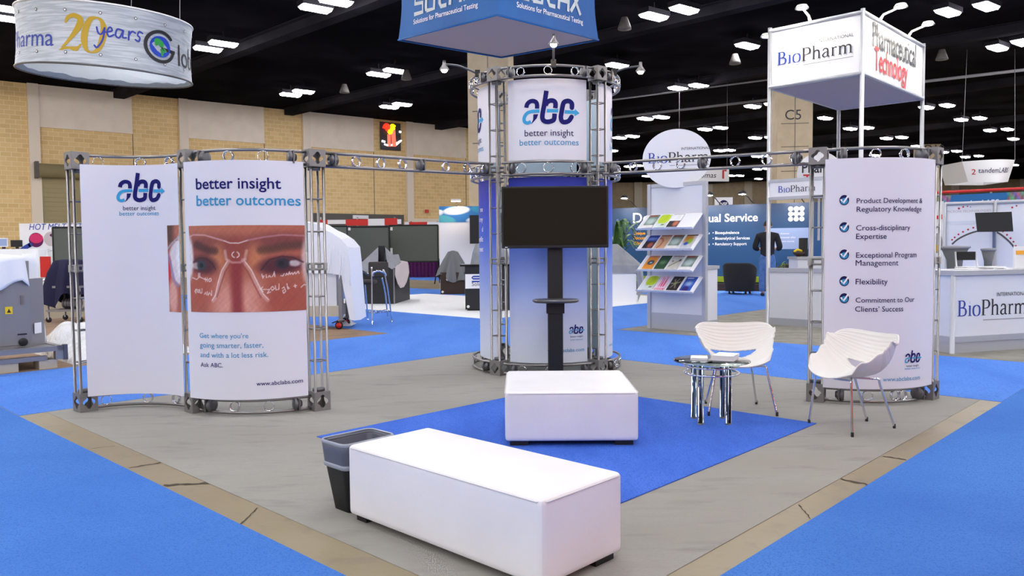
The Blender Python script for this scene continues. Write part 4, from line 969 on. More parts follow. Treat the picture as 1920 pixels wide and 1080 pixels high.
# magazine stand
def mag_cover(kind):
    def f(u, v):
        n = qnoise(u*40, v*40, 9)
        if kind == 'green_grey': c = mixc((96, 122, 104), (190, 206, 200), ell(u, v, .5, .5, .45, .25, .6)); c = (150, 70, 56) if .86 < v < .95 and u < .8 else c; c = (236, 232, 228) if v < .18 else c
        elif kind == 'lime': c = (190, 214, 30) if v > .3 and ell(u, v, .5, .65, .55, .4, .1) > .5 else (214, 226, 222); c = (120, 130, 70) if ell(u, v, .7, .2, .16, .07) > .5 else c
        elif kind == 'white_black': c = (238, 238, 240) if v > .48 else (44, 36, 36); c = mixc(c, (196, 110, 76), ell(u, v, .7, .25, .25, .2, .4) if v < .48 else 0); c = (90, 90, 96) if v > .95 or u > .95 else c
        elif kind == 'blue_black': c = mixc((28, 60, 150), (120, 150, 214), ell(u, v, .5, .72, .5, .1, .6)) if v > .5 else mixc((36, 26, 30), (176, 90, 70), ell(u, v, .65, .25, .25, .2, .5))
        elif kind == 'peach': c = (206, 164, 126); c = mixc(c, (164, 70, 40), seg(u, v, [(.05, .75), (.3, .72), (.5, .5), (.45, .2), (.25, 0)], .05)); c = (150, 80, 50) if v > .94 else c
        elif kind == 'orbit': c = mixc((196, 198, 204), (206, 140, 60), ell(u, v, .3, .75, .45, .3, .6)); c = mixc(c, (150, 190, 40), ell(u, v, .58, .5, .22, .2, .2)); c = mixc(c, (40, 80, 170), ell(u, v, .36, .33, .2, .12, .2)); c = (60, 40, 34) if v > .9 else c
        elif kind == 'orange': c = (236, 150, 40); c = mixc(c, (30, 60, 90), ell(u, v, .5, .48, .3, .17, .2)); c = mixc(c, (190, 206, 220), ell(u, v, .52, .47, .12, .07, .3)); c = (190, 120, 90) if v > .85 else c
        elif kind == 'green': c = mixc((44, 84, 48), (110, 150, 104), ell(u, v, .5, .5, .3, .14, .7)); c = (28, 40, 32) if v > .9 or (u < .1 and v > .3) else c
        elif kind == 'molecule': c = (206, 204, 190); c = mixc(c, (120, 110, 80), seg(u, v, [(.05, .2), (.4, .4), (.8, .65)], .035)); c = mixc(c, (24, 24, 26), max(ell(u, v, .82, .66, .1, .08), ell(u, v, .2, .6, .07, .05))); c = (150, 130, 120) if v > .92 else c
        elif kind == 'pink': c = (240, 214, 226); c = mixc(c, (222, 30, 96), max(seg(u, v, [(x, .25), (x+.05*((i % 2)*2-1), .95-.1*(i % 3))], .03) for i, x in enumerate((.3, .4, .5, .62, .72)))*.9); c = (226, 60, 110) if v < .12 and sin(u*40) > 0 else c
        elif kind == 'dark_flower': c = mixc((40, 30, 30), (176, 166, 140), max(seg(u, v, [(.5, .5), (.5+.4*cos(q), .5+.36*sin(q))], .035) for q in (.3, 1.2, 2.2, 3.2, 4.1, 5.2))); c = mixc(c, (150, 170, 90), ell(u, v, .5, .5, .13, .1))
        else: c = mixc((46, 84, 176), (176, 200, 236), ell(u, v, .5, .5, .3, .16, .8)); c = mixc(c, (44, 26, 110), ell(u, v, .45, .12, .3, .2, .3)); c = (214, 220, 236) if .87 < v < .94 and .1 < u < .7 else c
        return tuple(lin(max(0, min(255, q*(1+.05*n)))) for q in c)
    return f
SA, SB0, SB1 = 10.5, 7.045, 6.03
ms = thing('magazine_stand', 'tall white display stand with four sloping magazine shelves', 'magazine stand', ab(SA, (SB0+SB1)/2))
def sbox(b0, b1, a0, a1, z0, z1, m, mb): return patch(mb, a0, min(b0, b1), a1, max(b0, b1), m, z0, z1)
mb = MB(); sbox(SB0-.03, SB1+.03, SA+.01, SA+.04, .1, 2.24, 'kiosk_white', mb); sbox(SB0-.03, SB1+.03, SA+.005, SA+.045, CZ, .17, 'kiosk_frame', mb); sbox(SB0-.03, SB1+.03, SA, SA+.05, .16, .26, 'kiosk_frame', mb); sbox(SB0, SB1, SA, SA+.05, 2.22, 2.275, 'kiosk_frame', mb); mb.build('back_panel', ms)
for b in (SB0-.02, SB1+.02):
    mb = MB(); sbox(b-.03, b+.03, SA-.01, SA+.06, CZ, 2.275, 'kiosk_frame', mb); mb.build('post', ms)
mb = MB(); sbox(SB0-.1, SB1+.02, SA+.06, SA+.40, CZ+.16, .95, 'kiosk_white', mb); sbox(SB0-.1, SB1, SA+.05, SA+.43, .95, 1.0, 'kiosk_frame', mb); sbox(SB0-.1, SB1+.01, SA+.06, SA+.41, CZ, .17, 'kiosk_frame', mb); mb.build('cabinet', ms)
dS = ab(SA, SB0)-ab(SA, SB1)
def shelf_pt(i, x, y, off=0.0):      # x 0..1 left to right along the shelf, y 0 lip .. 1 back edge
    zt_, zl = 1.80-.318*i, 1.565-.318*i; nrm = V((0, 0, .79))-U*.62
    return ab(SA-.30*(1-y), SB0+.02+(SB1-SB0)*x*.985, zl+(zt_-zl)*y)+nrm*off
MG = [['green_grey', 'lime', 'white_black'], ['blue_black', 'peach', 'green_grey', 'orbit'], ['orange', 'green', 'molecule', 'green_grey'], ['lime', 'pink', 'dark_flower', 'blue']]
ML = {'green_grey': 'grey-green magazine', 'lime': 'lime green magazine', 'white_black': 'white and black magazine', 'blue_black': 'blue and black magazine', 'peach': 'peach-coloured magazine', 'orbit': 'silver magazine with colourful circles', 'orange': 'orange magazine with a blue eye shape', 'green': 'dark green magazine', 'molecule': 'pale beige magazine with a diagonal rod', 'pink': 'white and pink splashed magazine', 'dark_flower': 'black magazine with a pale flower', 'blue': 'blue magazine with a pale peak'}
SN = ['top', 'second', 'third', 'lowest']
for i in range(4):
    mb = MB(); q = [shelf_pt(i, x, y, o) for o in (0, -.012) for x, y in ((0, 0), (1, 0), (1, 1), (0, 1))]
    mb.add(q, [(0, 1, 2, 3), (7, 6, 5, 4), (0, 4, 5, 1), (1, 5, 6, 2), (2, 6, 7, 3), (3, 7, 4, 0)], 'sign_white')
    q = [shelf_pt(i, x, 0, o)-U*t for t in (0, .012) for o in (-.012, .022) for x in (0, 1)]
    mb.add(q, [(0, 1, 3, 2), (4, 6, 7, 5), (0, 4, 5, 1), (2, 3, 7, 6), (0, 2, 6, 4), (1, 5, 7, 3)], 'sign_white')
    for x in (.25, .8): mb.box(shelf_pt(i, x, .12, -.03), (.02, .02, .04), 'alu_dark', rz=YU)
    sh = mb.build('shelf', ms)
    for j, kd in enumerate(MG[i]):
        x0 = (.085, .305, .525, .755)[j]; x1 = x0+.19; fc = mag_cover(kd); mb = MB(); nu = 14
        mb.grid(lambda u, v: shelf_pt(i, x0+(x1-x0)*u, .08+.84*v, .012), nu, 18, 'print', False, fc)
        q = [shelf_pt(i, x, y, o) for o in (.002, .0115) for x, y in ((x0, .08), (x1, .08), (x1, .92), (x0, .92))]
        mb.add(q, [(3, 2, 1, 0), (0, 1, 5, 4), (1, 2, 6, 5), (2, 3, 7, 6), (3, 0, 4, 7)], 'paper')
        single(mb, 'magazine', '%s on the %s sloping shelf of the magazine stand' % (ML[kd], SN[i]), 'magazine', 'magazines on the white stand', loc=shelf_pt(i, (x0+x1)/2, .08))
c = at(1268, 297, 12.05); n_ = V((-.28, -.96, 0)); xd = V((.96, -.28, 0)); rs = thing('round_sign', 'large round white sign with serif name on top of the magazine stand', 'sign', c)
def oval(mb, f3, rx, rz, t, m, n=56):      # upright oval plate; f3(x, y, off)
    vs = [f3(rx*cos(2*pi*i/n), rz*sin(2*pi*i/n), o) for o in (0, -t) for i in range(n)]
    return mb.add(vs, [tuple(range(n)), tuple(range(2*n-1, n-1, -1))]+[(i, n+i, n+(i+1) % n, (i+1) % n) for i in range(n)], m)
mb = MB(); oval(mb, lambda x, y, o: c+xd*x+V((0, 0, y))+n_*o, .51, .445, .04, 'sign_white')
biopharm(mb, lambda x, y: c+xd*x+V((0, 0, y))+n_*.005, -.43, -.06, .92); mb.build('disc', rs)
mb = MB(); mb.box(c+V((0, 0, -.2))-n_*.06, (.5, .03, .3), 'kiosk_white', rz=atan2(xd.y, xd.x)); mb.build('bracket', rs)

# small counter, monitor and bowl inside that booth
q = at(1508, 560, 15.6); q.z = CZ
t = thing('counter', 'small white counter inside the booth behind the header, with a dark monitor on it', 'counter', q)
mb = MB(); mb.box(q+V((.25, 0, .52)), (.95, .5, 1.0), 'kiosk_white'); mb.build('body', t); mb = MB(); mb.box(q+V((.25, 0, 1.045)), (1.0, .55, .05), 'kiosk_frame'); mb.build('top', t)
z0 = q.z+1.071
t = thing('monitor', 'dark monitor edge on the small white counter inside the booth', 'monitor', q+V((-.03, 0, z0)))
mb = MB(); mb.box(q+V((-.03, 0, z0+.2)), (.07, .3, .33), 'black'); mb.build('screen', t); mb = MB(); mb.box(q+V((-.03, 0, z0+.02)), (.1, .2, .04), 'black'); mb.build('foot', t)
t = thing('bowl', 'brown bowl with yellow fruit on the small white counter', 'bowl', q+V((-.16, -.1, z0)))
mb = MB(); mb.lathe([(.04, 0), (.1, .05), (.12, .09), (.1, .085), (.03, .02)], 'wood_dark', q+V((-.16, -.1, z0)), n=20); mb.build('dish', t)
mb = MB(); mb.tube(crv([q+V((-.25, -.1, z0+.09)), q+V((-.18, -.1, z0+.13)), q+V((-.08, -.08, z0+.1))], 5), [.012]+[.025]*9+[.012], 'yellow', 8); mb.build('banana', t)
# reception counter at the right edge
A = V((5.187, 9.22, 0)); d = V((1.088, .364, 0)).normalized(); n2 = V((-d.y, d.x, 0)); rz = atan2(d.y, d.x)
rc = thing('reception_counter', 'white reception counter with blue and black serif name at the right edge', 'counter', A+d*1.0)
mb = MB(); cc = A+d*1.0+n2*.3; mb.box(cc+V((0, 0, .53)), (1.94, .54, .82), 'kiosk_white', rz=rz); f = plane(A+V((0, 0, 0)), d, off=-.026); f = (lambda x, y: A+d*x+n2*.027+V((0, 0, y)))
biopharm(mb, f, .1, .44, 1.12); mb.build('body', rc)
mb = MB(); mb.box(cc+V((0, 0, .955)), (2.0, .62, .055), 'kiosk_frame', rz=rz); mb.build('top', rc)
mb = MB(); mb.box(cc+V((0, 0, .065)), (1.96, .56, .125), 'kiosk_frame', rz=rz); mb.box(cc+V((0, 0, .165)), (1.99, .59, .07), 'kiosk_frame', rz=rz); mb.build('plinth', rc)
for i in range(2):
    for j in range(2):
        p = A+d*(.02+1.96*i)+n2*(.02+.56*j); mb = MB(); mb.cyl(p+V((0, 0, CZ)), p+V((0, 0, .93)), .028, 'kiosk_frame', 8); mb.build('post', rc)
for i, (u_, v_, w_, h_, z_, lb) in enumerate(((.12, .3, .28, .2, .006, 'flat grey printed sheets at the left end of the reception counter'), (.55, .35, .3, .22, .008, 'loose white papers in the middle of the reception counter top'), (.98, .3, .26, .2, .03, 'small bright stack of white papers toward the right of the reception counter'))):
    p = A+d*u_+n2*v_+V((0, 0, .984)); mb = MB()
    for k in range(3): mb.box(p+V((random.uniform(-.03, .03), random.uniform(-.03, .03), z_*(k+.5)/3)), (w_, h_, z_/3*.95), 'paper', rz=rz+random.uniform(-.3, .3))
    single(mb, 'paper_stack', lb, 'paper', 'papers on the reception counter', loc=p)
# white brochure holder on the counter's right
p = A+d*1.42+n2*.3+V((0, 0, .983)); t = thing('brochure_holder', 'white brochure holder with an orange card at the right edge of the reception counter', 'holder', p)
mb = MB(); mb.box(p+V((0, 0, .14)), (.2, .03, .28), 'sign_white', rz=rz); mb.build('back', t); mb = MB(); mb.box(p-n2*.018+V((0, 0, .2)), (.18, .006, .05), 'orange', rz=rz); mb.build('card', t)

# ------------------------------------------------------------------ blue exhibition wall with the man in front
BL, BR = at(1122, 470, 24.8), at(1545, 470, 22.0); BW = fpanel(BL, BR, 0, 2.5); bd = (BR-BL).normalized(); bd.z = 0; bn = V((bd.y, -bd.x, 0))
bw = thing('exhibition_wall', 'navy blue exhibition wall with white service lettering behind the man', 'exhibition wall', BL+(BR-BL)*.5-V((0, 0, (BL.z+BR.z)/2)))
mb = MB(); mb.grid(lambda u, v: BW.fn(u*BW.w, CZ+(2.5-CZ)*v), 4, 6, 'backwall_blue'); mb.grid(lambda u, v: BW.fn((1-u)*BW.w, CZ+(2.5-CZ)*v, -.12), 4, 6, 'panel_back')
for z in (2.5,): mb.quad(BW.fn(0, z), BW.fn(BW.w, z), BW.fn(BW.w, z, -.12), BW.fn(0, z, -.12), 'alu_dark')
ptext(mb, BW, 'De', 1187, 1217, 418, 'letter_white', bold=.01); ptext(mb, BW, 'dual Service', 1318, 1421, 416.5, 'letter_white', bold=.015)
for s, x0, x1, y in (('Unique', 1188, 1210, 440), ('Focuse', 1188, 1211, 449), ('Clinic', 1188, 1206, 459)): ptext(mb, BW, s, x0, x1, y, 'orange', bold=.03)
for s, x0, x1, y in (('\u2022 Bioequivalence', 1336, 1386, 439), ('\u2022 Bioanalytical Services', 1336, 1406, 449.5), ('\u2022 Regulatory Support', 1336, 1400, 460), ('PKs', 1322, 1331, 439), ('Q', 1322, 1325, 450), ('rics', 1322, 1331, 460)): ptext(mb, BW, s, x0, x1, y, 'letter_white', bold=.02)
a, z = BW.inv(1160, 442); text(mb, lambda x, y: BW.fn(a-(y-z), z+(x-a), .004), 'istry.com', a, z, 'lavender', size=.14)
a, z = BW.inv(1493, 401)
for dx in (-1, 0, 1):
    for dy in (-1, 0, 1): mb.disc(BW.lay(.01), a+dx*.15, z+dy*.145, .068, .068, 'letter_white', 16)
for x0, y0, x1, y1 in ((0, -1, 0, 1), (-1, 0, 1, 0), (0, 1, 1, 1), (1, 0, 1, 1)): mb.ribbon(BW.lay(.01), [(a+x0*.15, z+y0*.145), (a+x1*.15, z+y1*.145)], .07, 'letter_white', False)
a, z = BW.inv(1474, 446); mb.add([BW.fn(a+x, z+y, .006) for x, y in ((-.52, -.32), (.6, -.32), (.6, .28), (-.52, .28))], [(0, 1, 2, 3)], 'lavender')
for i, (s, wdt) in enumerate((('Go the distance', .48), ('with someone who', .6), ('the entire course', .52))): text(mb, BW.lay(.01), s, a-.4+.05*i, z+.1-.11*i, 'letter_white', width=wdt)
mb.build('wall_panel', bw)
mb = MB(); mb.add([BW.fn(x, z, o) for o in (.004, .1) for x, z in ((0, .24), (BW.w, .24), (BW.w, .4), (0, .4))], [(0, 1, 2, 3), (4, 5, 6, 7), (3, 2, 6, 7), (0, 4, 7, 3), (0, 1, 5, 4)], 'lime'); mb.build('lime_strip', bw)
mb = MB(); mb.add([BW.fn(x, z, o) for o in (.004, .5) for x, z in ((0, CZ), (BW.w, CZ), (BW.w, .2), (0, .2))], [(4, 5, 6, 7), (3, 2, 6, 7), (0, 4, 7, 3)], 'wood_dark'); mb.build('plinth', bw)
for px_, lb in ((1178, 'small black arm lamp on the navy wall, left of the magazine stand'), (1335, 'small black arm lamp on the navy wall, just right of the magazine stand'), (1396, 'small black arm lamp lighting the word Service on the navy wall'), (1490, 'small black arm lamp on the navy wall, inside the booth opening')):
    a, _ = BW.inv(px_, 384); b_ = BW.fn(a+.25, 2.5, -.06); h_ = BW.fn(a, 2.78, .42); t = thing('arm_lamp', lb, 'spotlight', b_)
    mb = MB(); mb.tube([b_, b_.lerp(h_, .5)+V((0, 0, .06)), h_], .016, 'black', 6); mb.build('arm', t)
    mb = MB(); mb.lathe([(.03, .1), (.1, .06), (.13, 0), (.12, -.01), (.03, .03)], 'black', h_, n=14); mb.build('lamp_head', t)
    mb = MB(); mb.lathe([(.01, .0), (.1, -.012), (.01, -.03)], 'bulb_wall', h_, n=12); mb.build('bulb', t)
# tub armchairs
def tub(label, c, rz, m):
    t = thing('tub_armchair', label, 'armchair', c, rz, 'tub armchairs by the navy wall'); mb = MB(); n = 28
    def pt(q, r, z): return (r*sin(q)*1.02, r*cos(q), z)
    qs = [R(-135)+R(270)*i/n for i in range(n+1)]; top = lambda q: .84-.18*sm(.7, 2.3, abs(q))
    vs = []
    for q in qs: vs += [pt(q, .38, .08), pt(q, .44, top(q)-.05), pt(q, .41, top(q)), pt(q, .34, top(q)), pt(q, .3, top(q)-.06), pt(q, .28, .3)]
    fs = [(i*6+j, (i+1)*6+j, (i+1)*6+j+1, i*6+j+1) for i in range(n) for j in range(5)]; fs += [tuple(range(6))[::-1], tuple(n*6+j for j in range(6))]
    mb.add(vs, fs, m, True); mb.build('back_and_arms', t, world=False)
    mb = MB(); loft(mb, [rr3(.27, .3, .08, .08), rr3(.29, .32, .1, .36), rr3(.29, .32, .1, .43), rr3(.25, .28, .1, .455)], m, True, True); mb.build('seat_cushion', t, world=False)
    for x, y in ((-.22, -.22), (.22, -.22), (.22, .22), (-.22, .22)): MB().cyl((x, y, 0), (x, y, .085), .025, 'wood_dark', 8).build('leg', t, world=False)
tub('black tub armchair beside the man in jeans, seen from behind', V((6.15, 21.2, CZ)), R(150), 'black_fabric')
tub('dark brown tub armchair partly hidden behind the small white counter', V((7.62, 21.4, CZ)), R(200), 'brown_fabric')
# small plants
def plant(name, label, c, h, sp, n, pot):
    t = thing(name, label, 'plant', c); mb = MB(); mb.lathe([(pot*.7, 0), (pot, pot*1.6), (pot*.9, pot*1.6), (pot*.6, pot*.2)], 'wood_dark', c, n=16); mb.build('pot', t); mb = MB()
    for i in range(n):
        q = random.uniform(0, 2*pi); l_ = random.uniform(.6, 1)*sp; hh = h*random.uniform(.6, 1); p0 = V(c)+V((0, 0, pot*1.4)); dr_ = V((cos(q), sin(q), 0))
        pts = crv([p0, p0+dr_*l_*.3+V((0, 0, hh*.7)), p0+dr_*l_*.7+V((0, 0, hh*.95)), p0+dr_*l_+V((0, 0, hh*.75))], 4); s_ = V((-dr_.y, dr_.x, 0)); vs = []
        for j, p in enumerate(V(x) for x in pts): wj = .5*sp*.09*sin(pi*(j+.4)/(len(pts)+.2)); vs += [p+s_*wj, p-s_*wj+V((0, 0, -wj*.3))]
        mb.add(vs, [(2*j, 2*j+1, 2*j+3, 2*j+2) for j in range(len(pts)-1)], 'leaf', True)
    mb.build('leaves', t)
plant('potted_palm', 'green palm plant before the left end of the navy wall', V((at(1150, 470, 22.9).x, 22.9, CZ)), 1.95, 1.1, 34, .2)
plant('potted_plant', 'small leafy plant on the floor inside the booth opening', V((at(1456, 520, 20.6).x, 20.6, CZ)), .75, .4, 18, .12)
# the man
def skinmesh(name, par, joints, edges, m, sub=2, root=0):
    me = bpy.data.meshes.new(name); me.from_pydata([tuple(j[0]) for j in joints], edges, []); me.materials.append(MATS[m])
    ob = bpy.data.objects.new(name, me); sc.collection.objects.link(ob); ob.parent = par; WM[ob] = WM[par].copy()
    ob.modifiers.new('skin', 'SKIN'); me.skin_vertices[0] if me.skin_vertices else None
    return ob
def man(c, rz):
    t = thing('person', 'man in black shirt and jeans standing with his back turned, head bowed', 'person', c, rz)
    S = 1.94/1.78
    def sk(name, J, E_, m, k=1.0, par=t, sub=2):
        me = bpy.data.meshes.new(name); me.from_pydata([(x*S, y*S, z*S) for (x, y, z, *_) in J], E_, [])
        ob = bpy.data.objects.new(name, me); sc.collection.objects.link(ob); ob.parent = par; WM[ob] = WM[t].copy(); me.materials.append(MATS[m])
        md = ob.modifiers.new('skin', 'SKIN'); md.use_smooth_shade = True
        if not me.skin_vertices: me.attributes.new('skin_vertices', 'FLOAT', 'POINT')
        sv = me.skin_vertices[0].data
        for i, j in enumerate(J): r = j[3]; sv[i].radius = (r*S*k, (j[4] if len(j) > 4 else r)*S*k); sv[i].use_root = (i == 0)
        s2 = ob.modifiers.new('sub', 'SUBSURF'); s2.levels = sub; s2.render_levels = sub
        return ob
    # local +y = facing direction; x = right
    body = [(0, 0, .95, .14, .1), (0, 0, 1.12, .13, .095), (0, -.01, 1.3, .16, .105), (0, 0, 1.43, .12, .08), (0, .03, 1.51, .055), (0, .06, 1.56, .05), (0, .085, 1.64, .085, .095), (0, .09, 1.72, .075, .085),
            (-.19, 0, 1.41, .06), (-.27, -.03, 1.14, .05), (-.2, .2, 1.1, .038), (-.12, .3, 1.13, .035), (.19, 0, 1.41, .06), (.27, -.03, 1.14, .05), (.2, .2, 1.1, .038), (.12, .3, 1.13, .035),
            (-.09, 0, .86, .09), (-.1, .02, .5, .062), (-.1, -.02, .1, .045), (-.1, .13, .05, .04), (.09, 0, .86, .09), (.1, .02, .5, .062), (.1, -.02, .1, .045), (.1, .13, .05, .04)]
    ed = [(0, 1), (1, 2), (2, 3), (3, 4), (4, 5), (5, 6), (6, 7), (3, 8), (8, 9), (9, 10), (10, 11), (3, 12), (12, 13), (13, 14), (14, 15), (0, 16), (16, 17), (17, 18), (18, 19), (0, 20), (20, 21), (21, 22), (22, 23)]
    n = len(body)
    for sx_, root in ((-1, 11), (1, 15)):       # fingers, curled towards each other, and a thumb
        for i in range(4):
            body += [(sx_*(.085-.005*i), .32+.012*(i-1.5), 1.12-.014*i, .011), (sx_*(.05-.004*i), .335+.01*(i-1.5), 1.115-.014*i, .009), (sx_*.03, .325+.01*(i-1.5), 1.1-.012*i, .008)]
            k0 = len(body)-3; ed += [(root, k0), (k0, k0+1), (k0+1, k0+2)]
        body += [(sx_*.1, .33, 1.16, .012), (sx_*.07, .35, 1.165, .01)]; ed += [(root, len(body)-2), (len(body)-2, len(body)-1)]
    b = sk('body', body, ed, 'skin')
    sk('shirt', [(0, .0, .9, .16, .125), (0, 0, .98, .172, .132), (0, 0, 1.12, .168, .122), (0, -.01, 1.3, .19, .128), (0, 0, 1.43, .14, .1), (0, .025, 1.49, .075), (-.2, 0, 1.41, .082), (-.285, -.04, 1.14, .072), (-.22, .15, 1.1, .058), (.2, 0, 1.41, .082), (.285, -.04, 1.14, .072), (.22, .15, 1.1, .058)],
       [(0, 1), (1, 2), (2, 3), (3, 4), (4, 5), (4, 6), (6, 7), (7, 8), (4, 9), (9, 10), (10, 11)], 'black_fabric')
    sk('jeans', [(0, 0, 1.14, .13, .09), (0, -.005, .9, .165, .125), (-.095, 0, .8, .115), (-.11, .015, .5, .092), (-.11, -.01, .09, .076), (.095, 0, .8, .115), (.11, .015, .5, .092), (.11, -.01, .09, .076)], [(0, 1), (1, 2), (2, 3), (3, 4), (1, 5), (5, 6), (6, 7)], 'denim')
    for sx_ in (-1, 1): sk('shoe', [(sx_*.105, -.07, .045, .045, .04), (sx_*.105, .05, .045, .05, .04), (sx_*.11, .17, .035, .045, .03)], [(0, 1), (1, 2)], 'black')
    mb = MB()
    def hf(u, v):
        q = 2*pi*u; w_ = v*1.75; lowb = (1-max(0, cos(q))*.45)
        w2 = w_*lowb; r = .105*sin(min(w2, 2.0)); return V((r*sin(q)*S*.92, (.082+r*cos(q)*1.08)*S, (1.665+.118*cos(w2))*S))
    mb.grid(hf, 28, 12, 'hair'); mb.build('hair', t, world=False)
    for sx_ in (-1, 1):
        m_ = MB(); m_.lathe([(.004, -.012), (.028, -.006), (.032, .004), (.012, .008)], 'skin', V((sx_*.088*S, .075*S, 1.645*S)), V((sx_, -.3, 0)), 14, sx=1.2, sy=.75); m_.build('ear', t, world=False)
    m_ = MB()
    m_.tube([(0, .178*S, 1.665*S), (0, .2*S, 1.63*S), (0, .175*S, 1.615*S)], [.01, .018, .012], 'skin', 8); m_.build('nose', t, world=False)
    for sx_ in (-1, 1): m_ = MB(); m_.lathe([(.003, .01), (.012, .004), (.012, -.004), (.003, -.008)], 'sign_white', (sx_*.034*S, .166*S, 1.66*S), (0, 1, -.3), 10); m_.build('eye', t, world=False)
    m_ = MB(); m_.tube([(-.026*S, .168*S, 1.585*S), (0, .18*S, 1.58*S), (.026*S, .168*S, 1.585*S)], .006, 'tech_red', 6); m_.build('mouth', t, world=False)
man(V((6.52, 20.05, CZ)), R(-22))
# table with grey cloth right of the tower
def drape(mb, c, rings, m, rz=0, n=72, top=True, seed=0):
    """cloth: rings = (z, hx, hy, fold amplitude); rounded-rectangle outlines with deepening folds"""
    rot = Matrix.Rotation(rz, 3, 'Z'); rg = random.Random(seed); ph = [rg.uniform(0, 6) for _ in range(4)]; vs = []
    for z, hx, hy, am, *o in rings:
        for j in range(n):
            q = 2*pi*j/n; cx, sy_ = cos(q), sin(q); k = (abs(cx)**5+abs(sy_)**5)**(-.2)
            fo = am*(sin(q*9+ph[0])+.6*sin(q*15+ph[1])); zz = z+(o[0]*sin(q*3+ph[2])+o[0]*.5*sin(q*7+ph[3]) if o else 0)
            vs.append(V(c)+rot @ V((cx*k*(hx+fo), sy_*k*(hy+fo), zz)))
    nr = len(rings); fs = [(i*n+j, (i+1)*n+j, (i+1)*n+(j+1) % n, i*n+(j+1) % n) for i in range(nr-1) for j in range(n)]
    if top: fs.append(tuple(range(n))[::-1] if rings[0][0] < rings[-1][0] else tuple(range(n)))
    return mb.add(vs, fs, m, True)
q = V((2.45, 18.9, CZ)); t = thing('counter', 'white counter under a grey cloth right of the tower', 'counter', q)
mb = MB(); mb.prism([(q.x-.85, q.y-.8), (q.x+.42, q.y-.8), (q.x+.55, q.y+.6), (q.x-.7, q.y+.6)], CZ, .78, 'sign_white'); mb.build('body', t)
t = thing('dust_cover', 'grey cloth tented over equipment on the white counter right of the tower', 'cloth', q+V((0, 0, .78)))
mb = MB(); Y0, Y1 = q.y-.82, q.y+.6
def at2(x, y, Y): return at(x, y, Y)
mb.add([at2(1110, 458, Y0+.5), at2(1158, 459, Y0+.5), at2(1199, 498, Y0), at2(1110, 497, Y0), at2(1206, 540, Y0), at2(1196, 566, Y0+.02), at2(1194, 512, Y0-.01), at2(1110, 512, Y0-.02), at2(1158, 458, Y1), at2(1110, 458, Y1), at2(1204, 497, Y1), at2(1209, 545, Y1)], [(0, 3, 2, 1), (3, 7, 6, 2), (2, 6, 5, 4), (1, 2, 10, 8), (2, 4, 11, 10), (0, 1, 8, 9)], 'grey_cloth'); mb.build('cloth', t, solid=.01, subs=0)
# NSS sign, thomas banner
c = at(1357, 384, 30); t = thing('panel_sign', 'white panel with a navy round NSF mark above the navy wall', 'sign', V((c.x, 30, 0)))
mb = MB(); mb.bx((c.x-.34, 30, 0), (c.x+.34, 30.06, at(1357, 370, 30).z), 'sign_white'); f = plane(V((c.x, 30, c.z)), V((1, 0, 0)), off=.01); mb.disc(f, 0, .0, .18, .18, 'navy_dark', 24); text(mb, plane(V((c.x, 30, c.z)), V((1, 0, 0)), off=.02), 'NSF', 0, -.02, 'letter_white', width=.26, align='C', bold=.02); mb.build('panel', t)
a0, a1 = at(1290, 341, 35), at(1367, 320, 35); t = thing('hanging_sign', 'white hanging banner reading thomas behind the round sign', 'hanging sign', a0)
mb = MB(); P = Panel(V((a0.x-.6, 35, 0)), V((a1.x, 35, 0)), .15, a0.z, a1.z+.1); P.sheet(mb, 'sign_white', 'sign_white'); text(mb, P.lay(.01), 'thomas', P.w-.62, a0.z+.16, 'ink', width=1.0, align='R', shear=.2); f = P.lay(.01)
mb.ribbon(f, [(P.w-.28, a0.z+.12), (P.w-.28, a0.z+.48), (P.w-.12, a0.z+.48)], .09, 'tech_red', False); mb.build('banner', t)
mb = MB(); [mb.cyl(P.fn(x, a1.z+.1), P.fn(x, HW), .004, 'pipe_grey', 6) for x in (.2, P.w-.1)]; mb.build('wires', t)

# ------------------------------------------------------------------ far right: neighbouring white booth
MY = 17.0
ML_, MR_ = at(1771, 450, MY+.6), at(1990, 450, MY-.6); MP = fpanel(ML_, MR_, 0, 2.19)
t = thing('exhibition_wall', 'white booth wall with red dots and a curved line drawing behind the reception counter', 'exhibition wall', V((ML_.x, ML_.y, 0)))
mb = MB(); MP.sheet(mb, 'sign_white', 'kiosk_white', 2); f = MP.lay(.006)
for px_, py_, s in ((1798, 391, .022), (1806, 388, .018), (1814, 387, .013), (1820, 388, .01), (1898, 389, .02), (1906, 386, .016)): a, z = MP.inv(px_, py_); mb.disc(f, a, z, s, s, 'tech_red' if s > .015 else 'purple', 14)
a, z = MP.inv(1775, 399); b, _ = MP.inv(1858, 399); text(mb, f, 'MICRON TECHNOLOGIES', a, z, 'pink_cloth', width=b-a)
a, z = MP.inv(1775, 421); b, z2 = MP.inv(1866, 413); mb.add([f(a, z), f(b, z), f(b, z2), f(a, z2)], [(0, 1, 2, 3)], 'kiosk_white')
arc = [MP.inv(x, y) for x, y in ((1785, 458), (1797, 448), (1815, 439), (1835, 433), (1855, 432), (1872, 437), (1888, 449), (1900, 462), (1907, 476))]; mb.ribbon(f, crv(arc, 5), .035, 'dark_trim', False)
for p in crv([(x, z+.1) for x, z in arc], 2): mb.disc(f, p[0], p[1], .02, .02, 'tech_red', 8)
mb.build('wall_panel', t)
for px_ in (1771, 1866):
    a, _ = MP.inv(px_, 400); p = MP.fn(a, 0, .03); mb = MB(); mb.cyl(p, p+V((0, 0, 2.22)), .04, 'kiosk_frame', 8); mb.build('post', t)
mb = MB(); mb.tube([MP.fn(0, 2.19, .02), MP.fn(MP.w, 2.19, .02)], .04, 'kiosk_frame', 6); mb.build('top_rail', t)
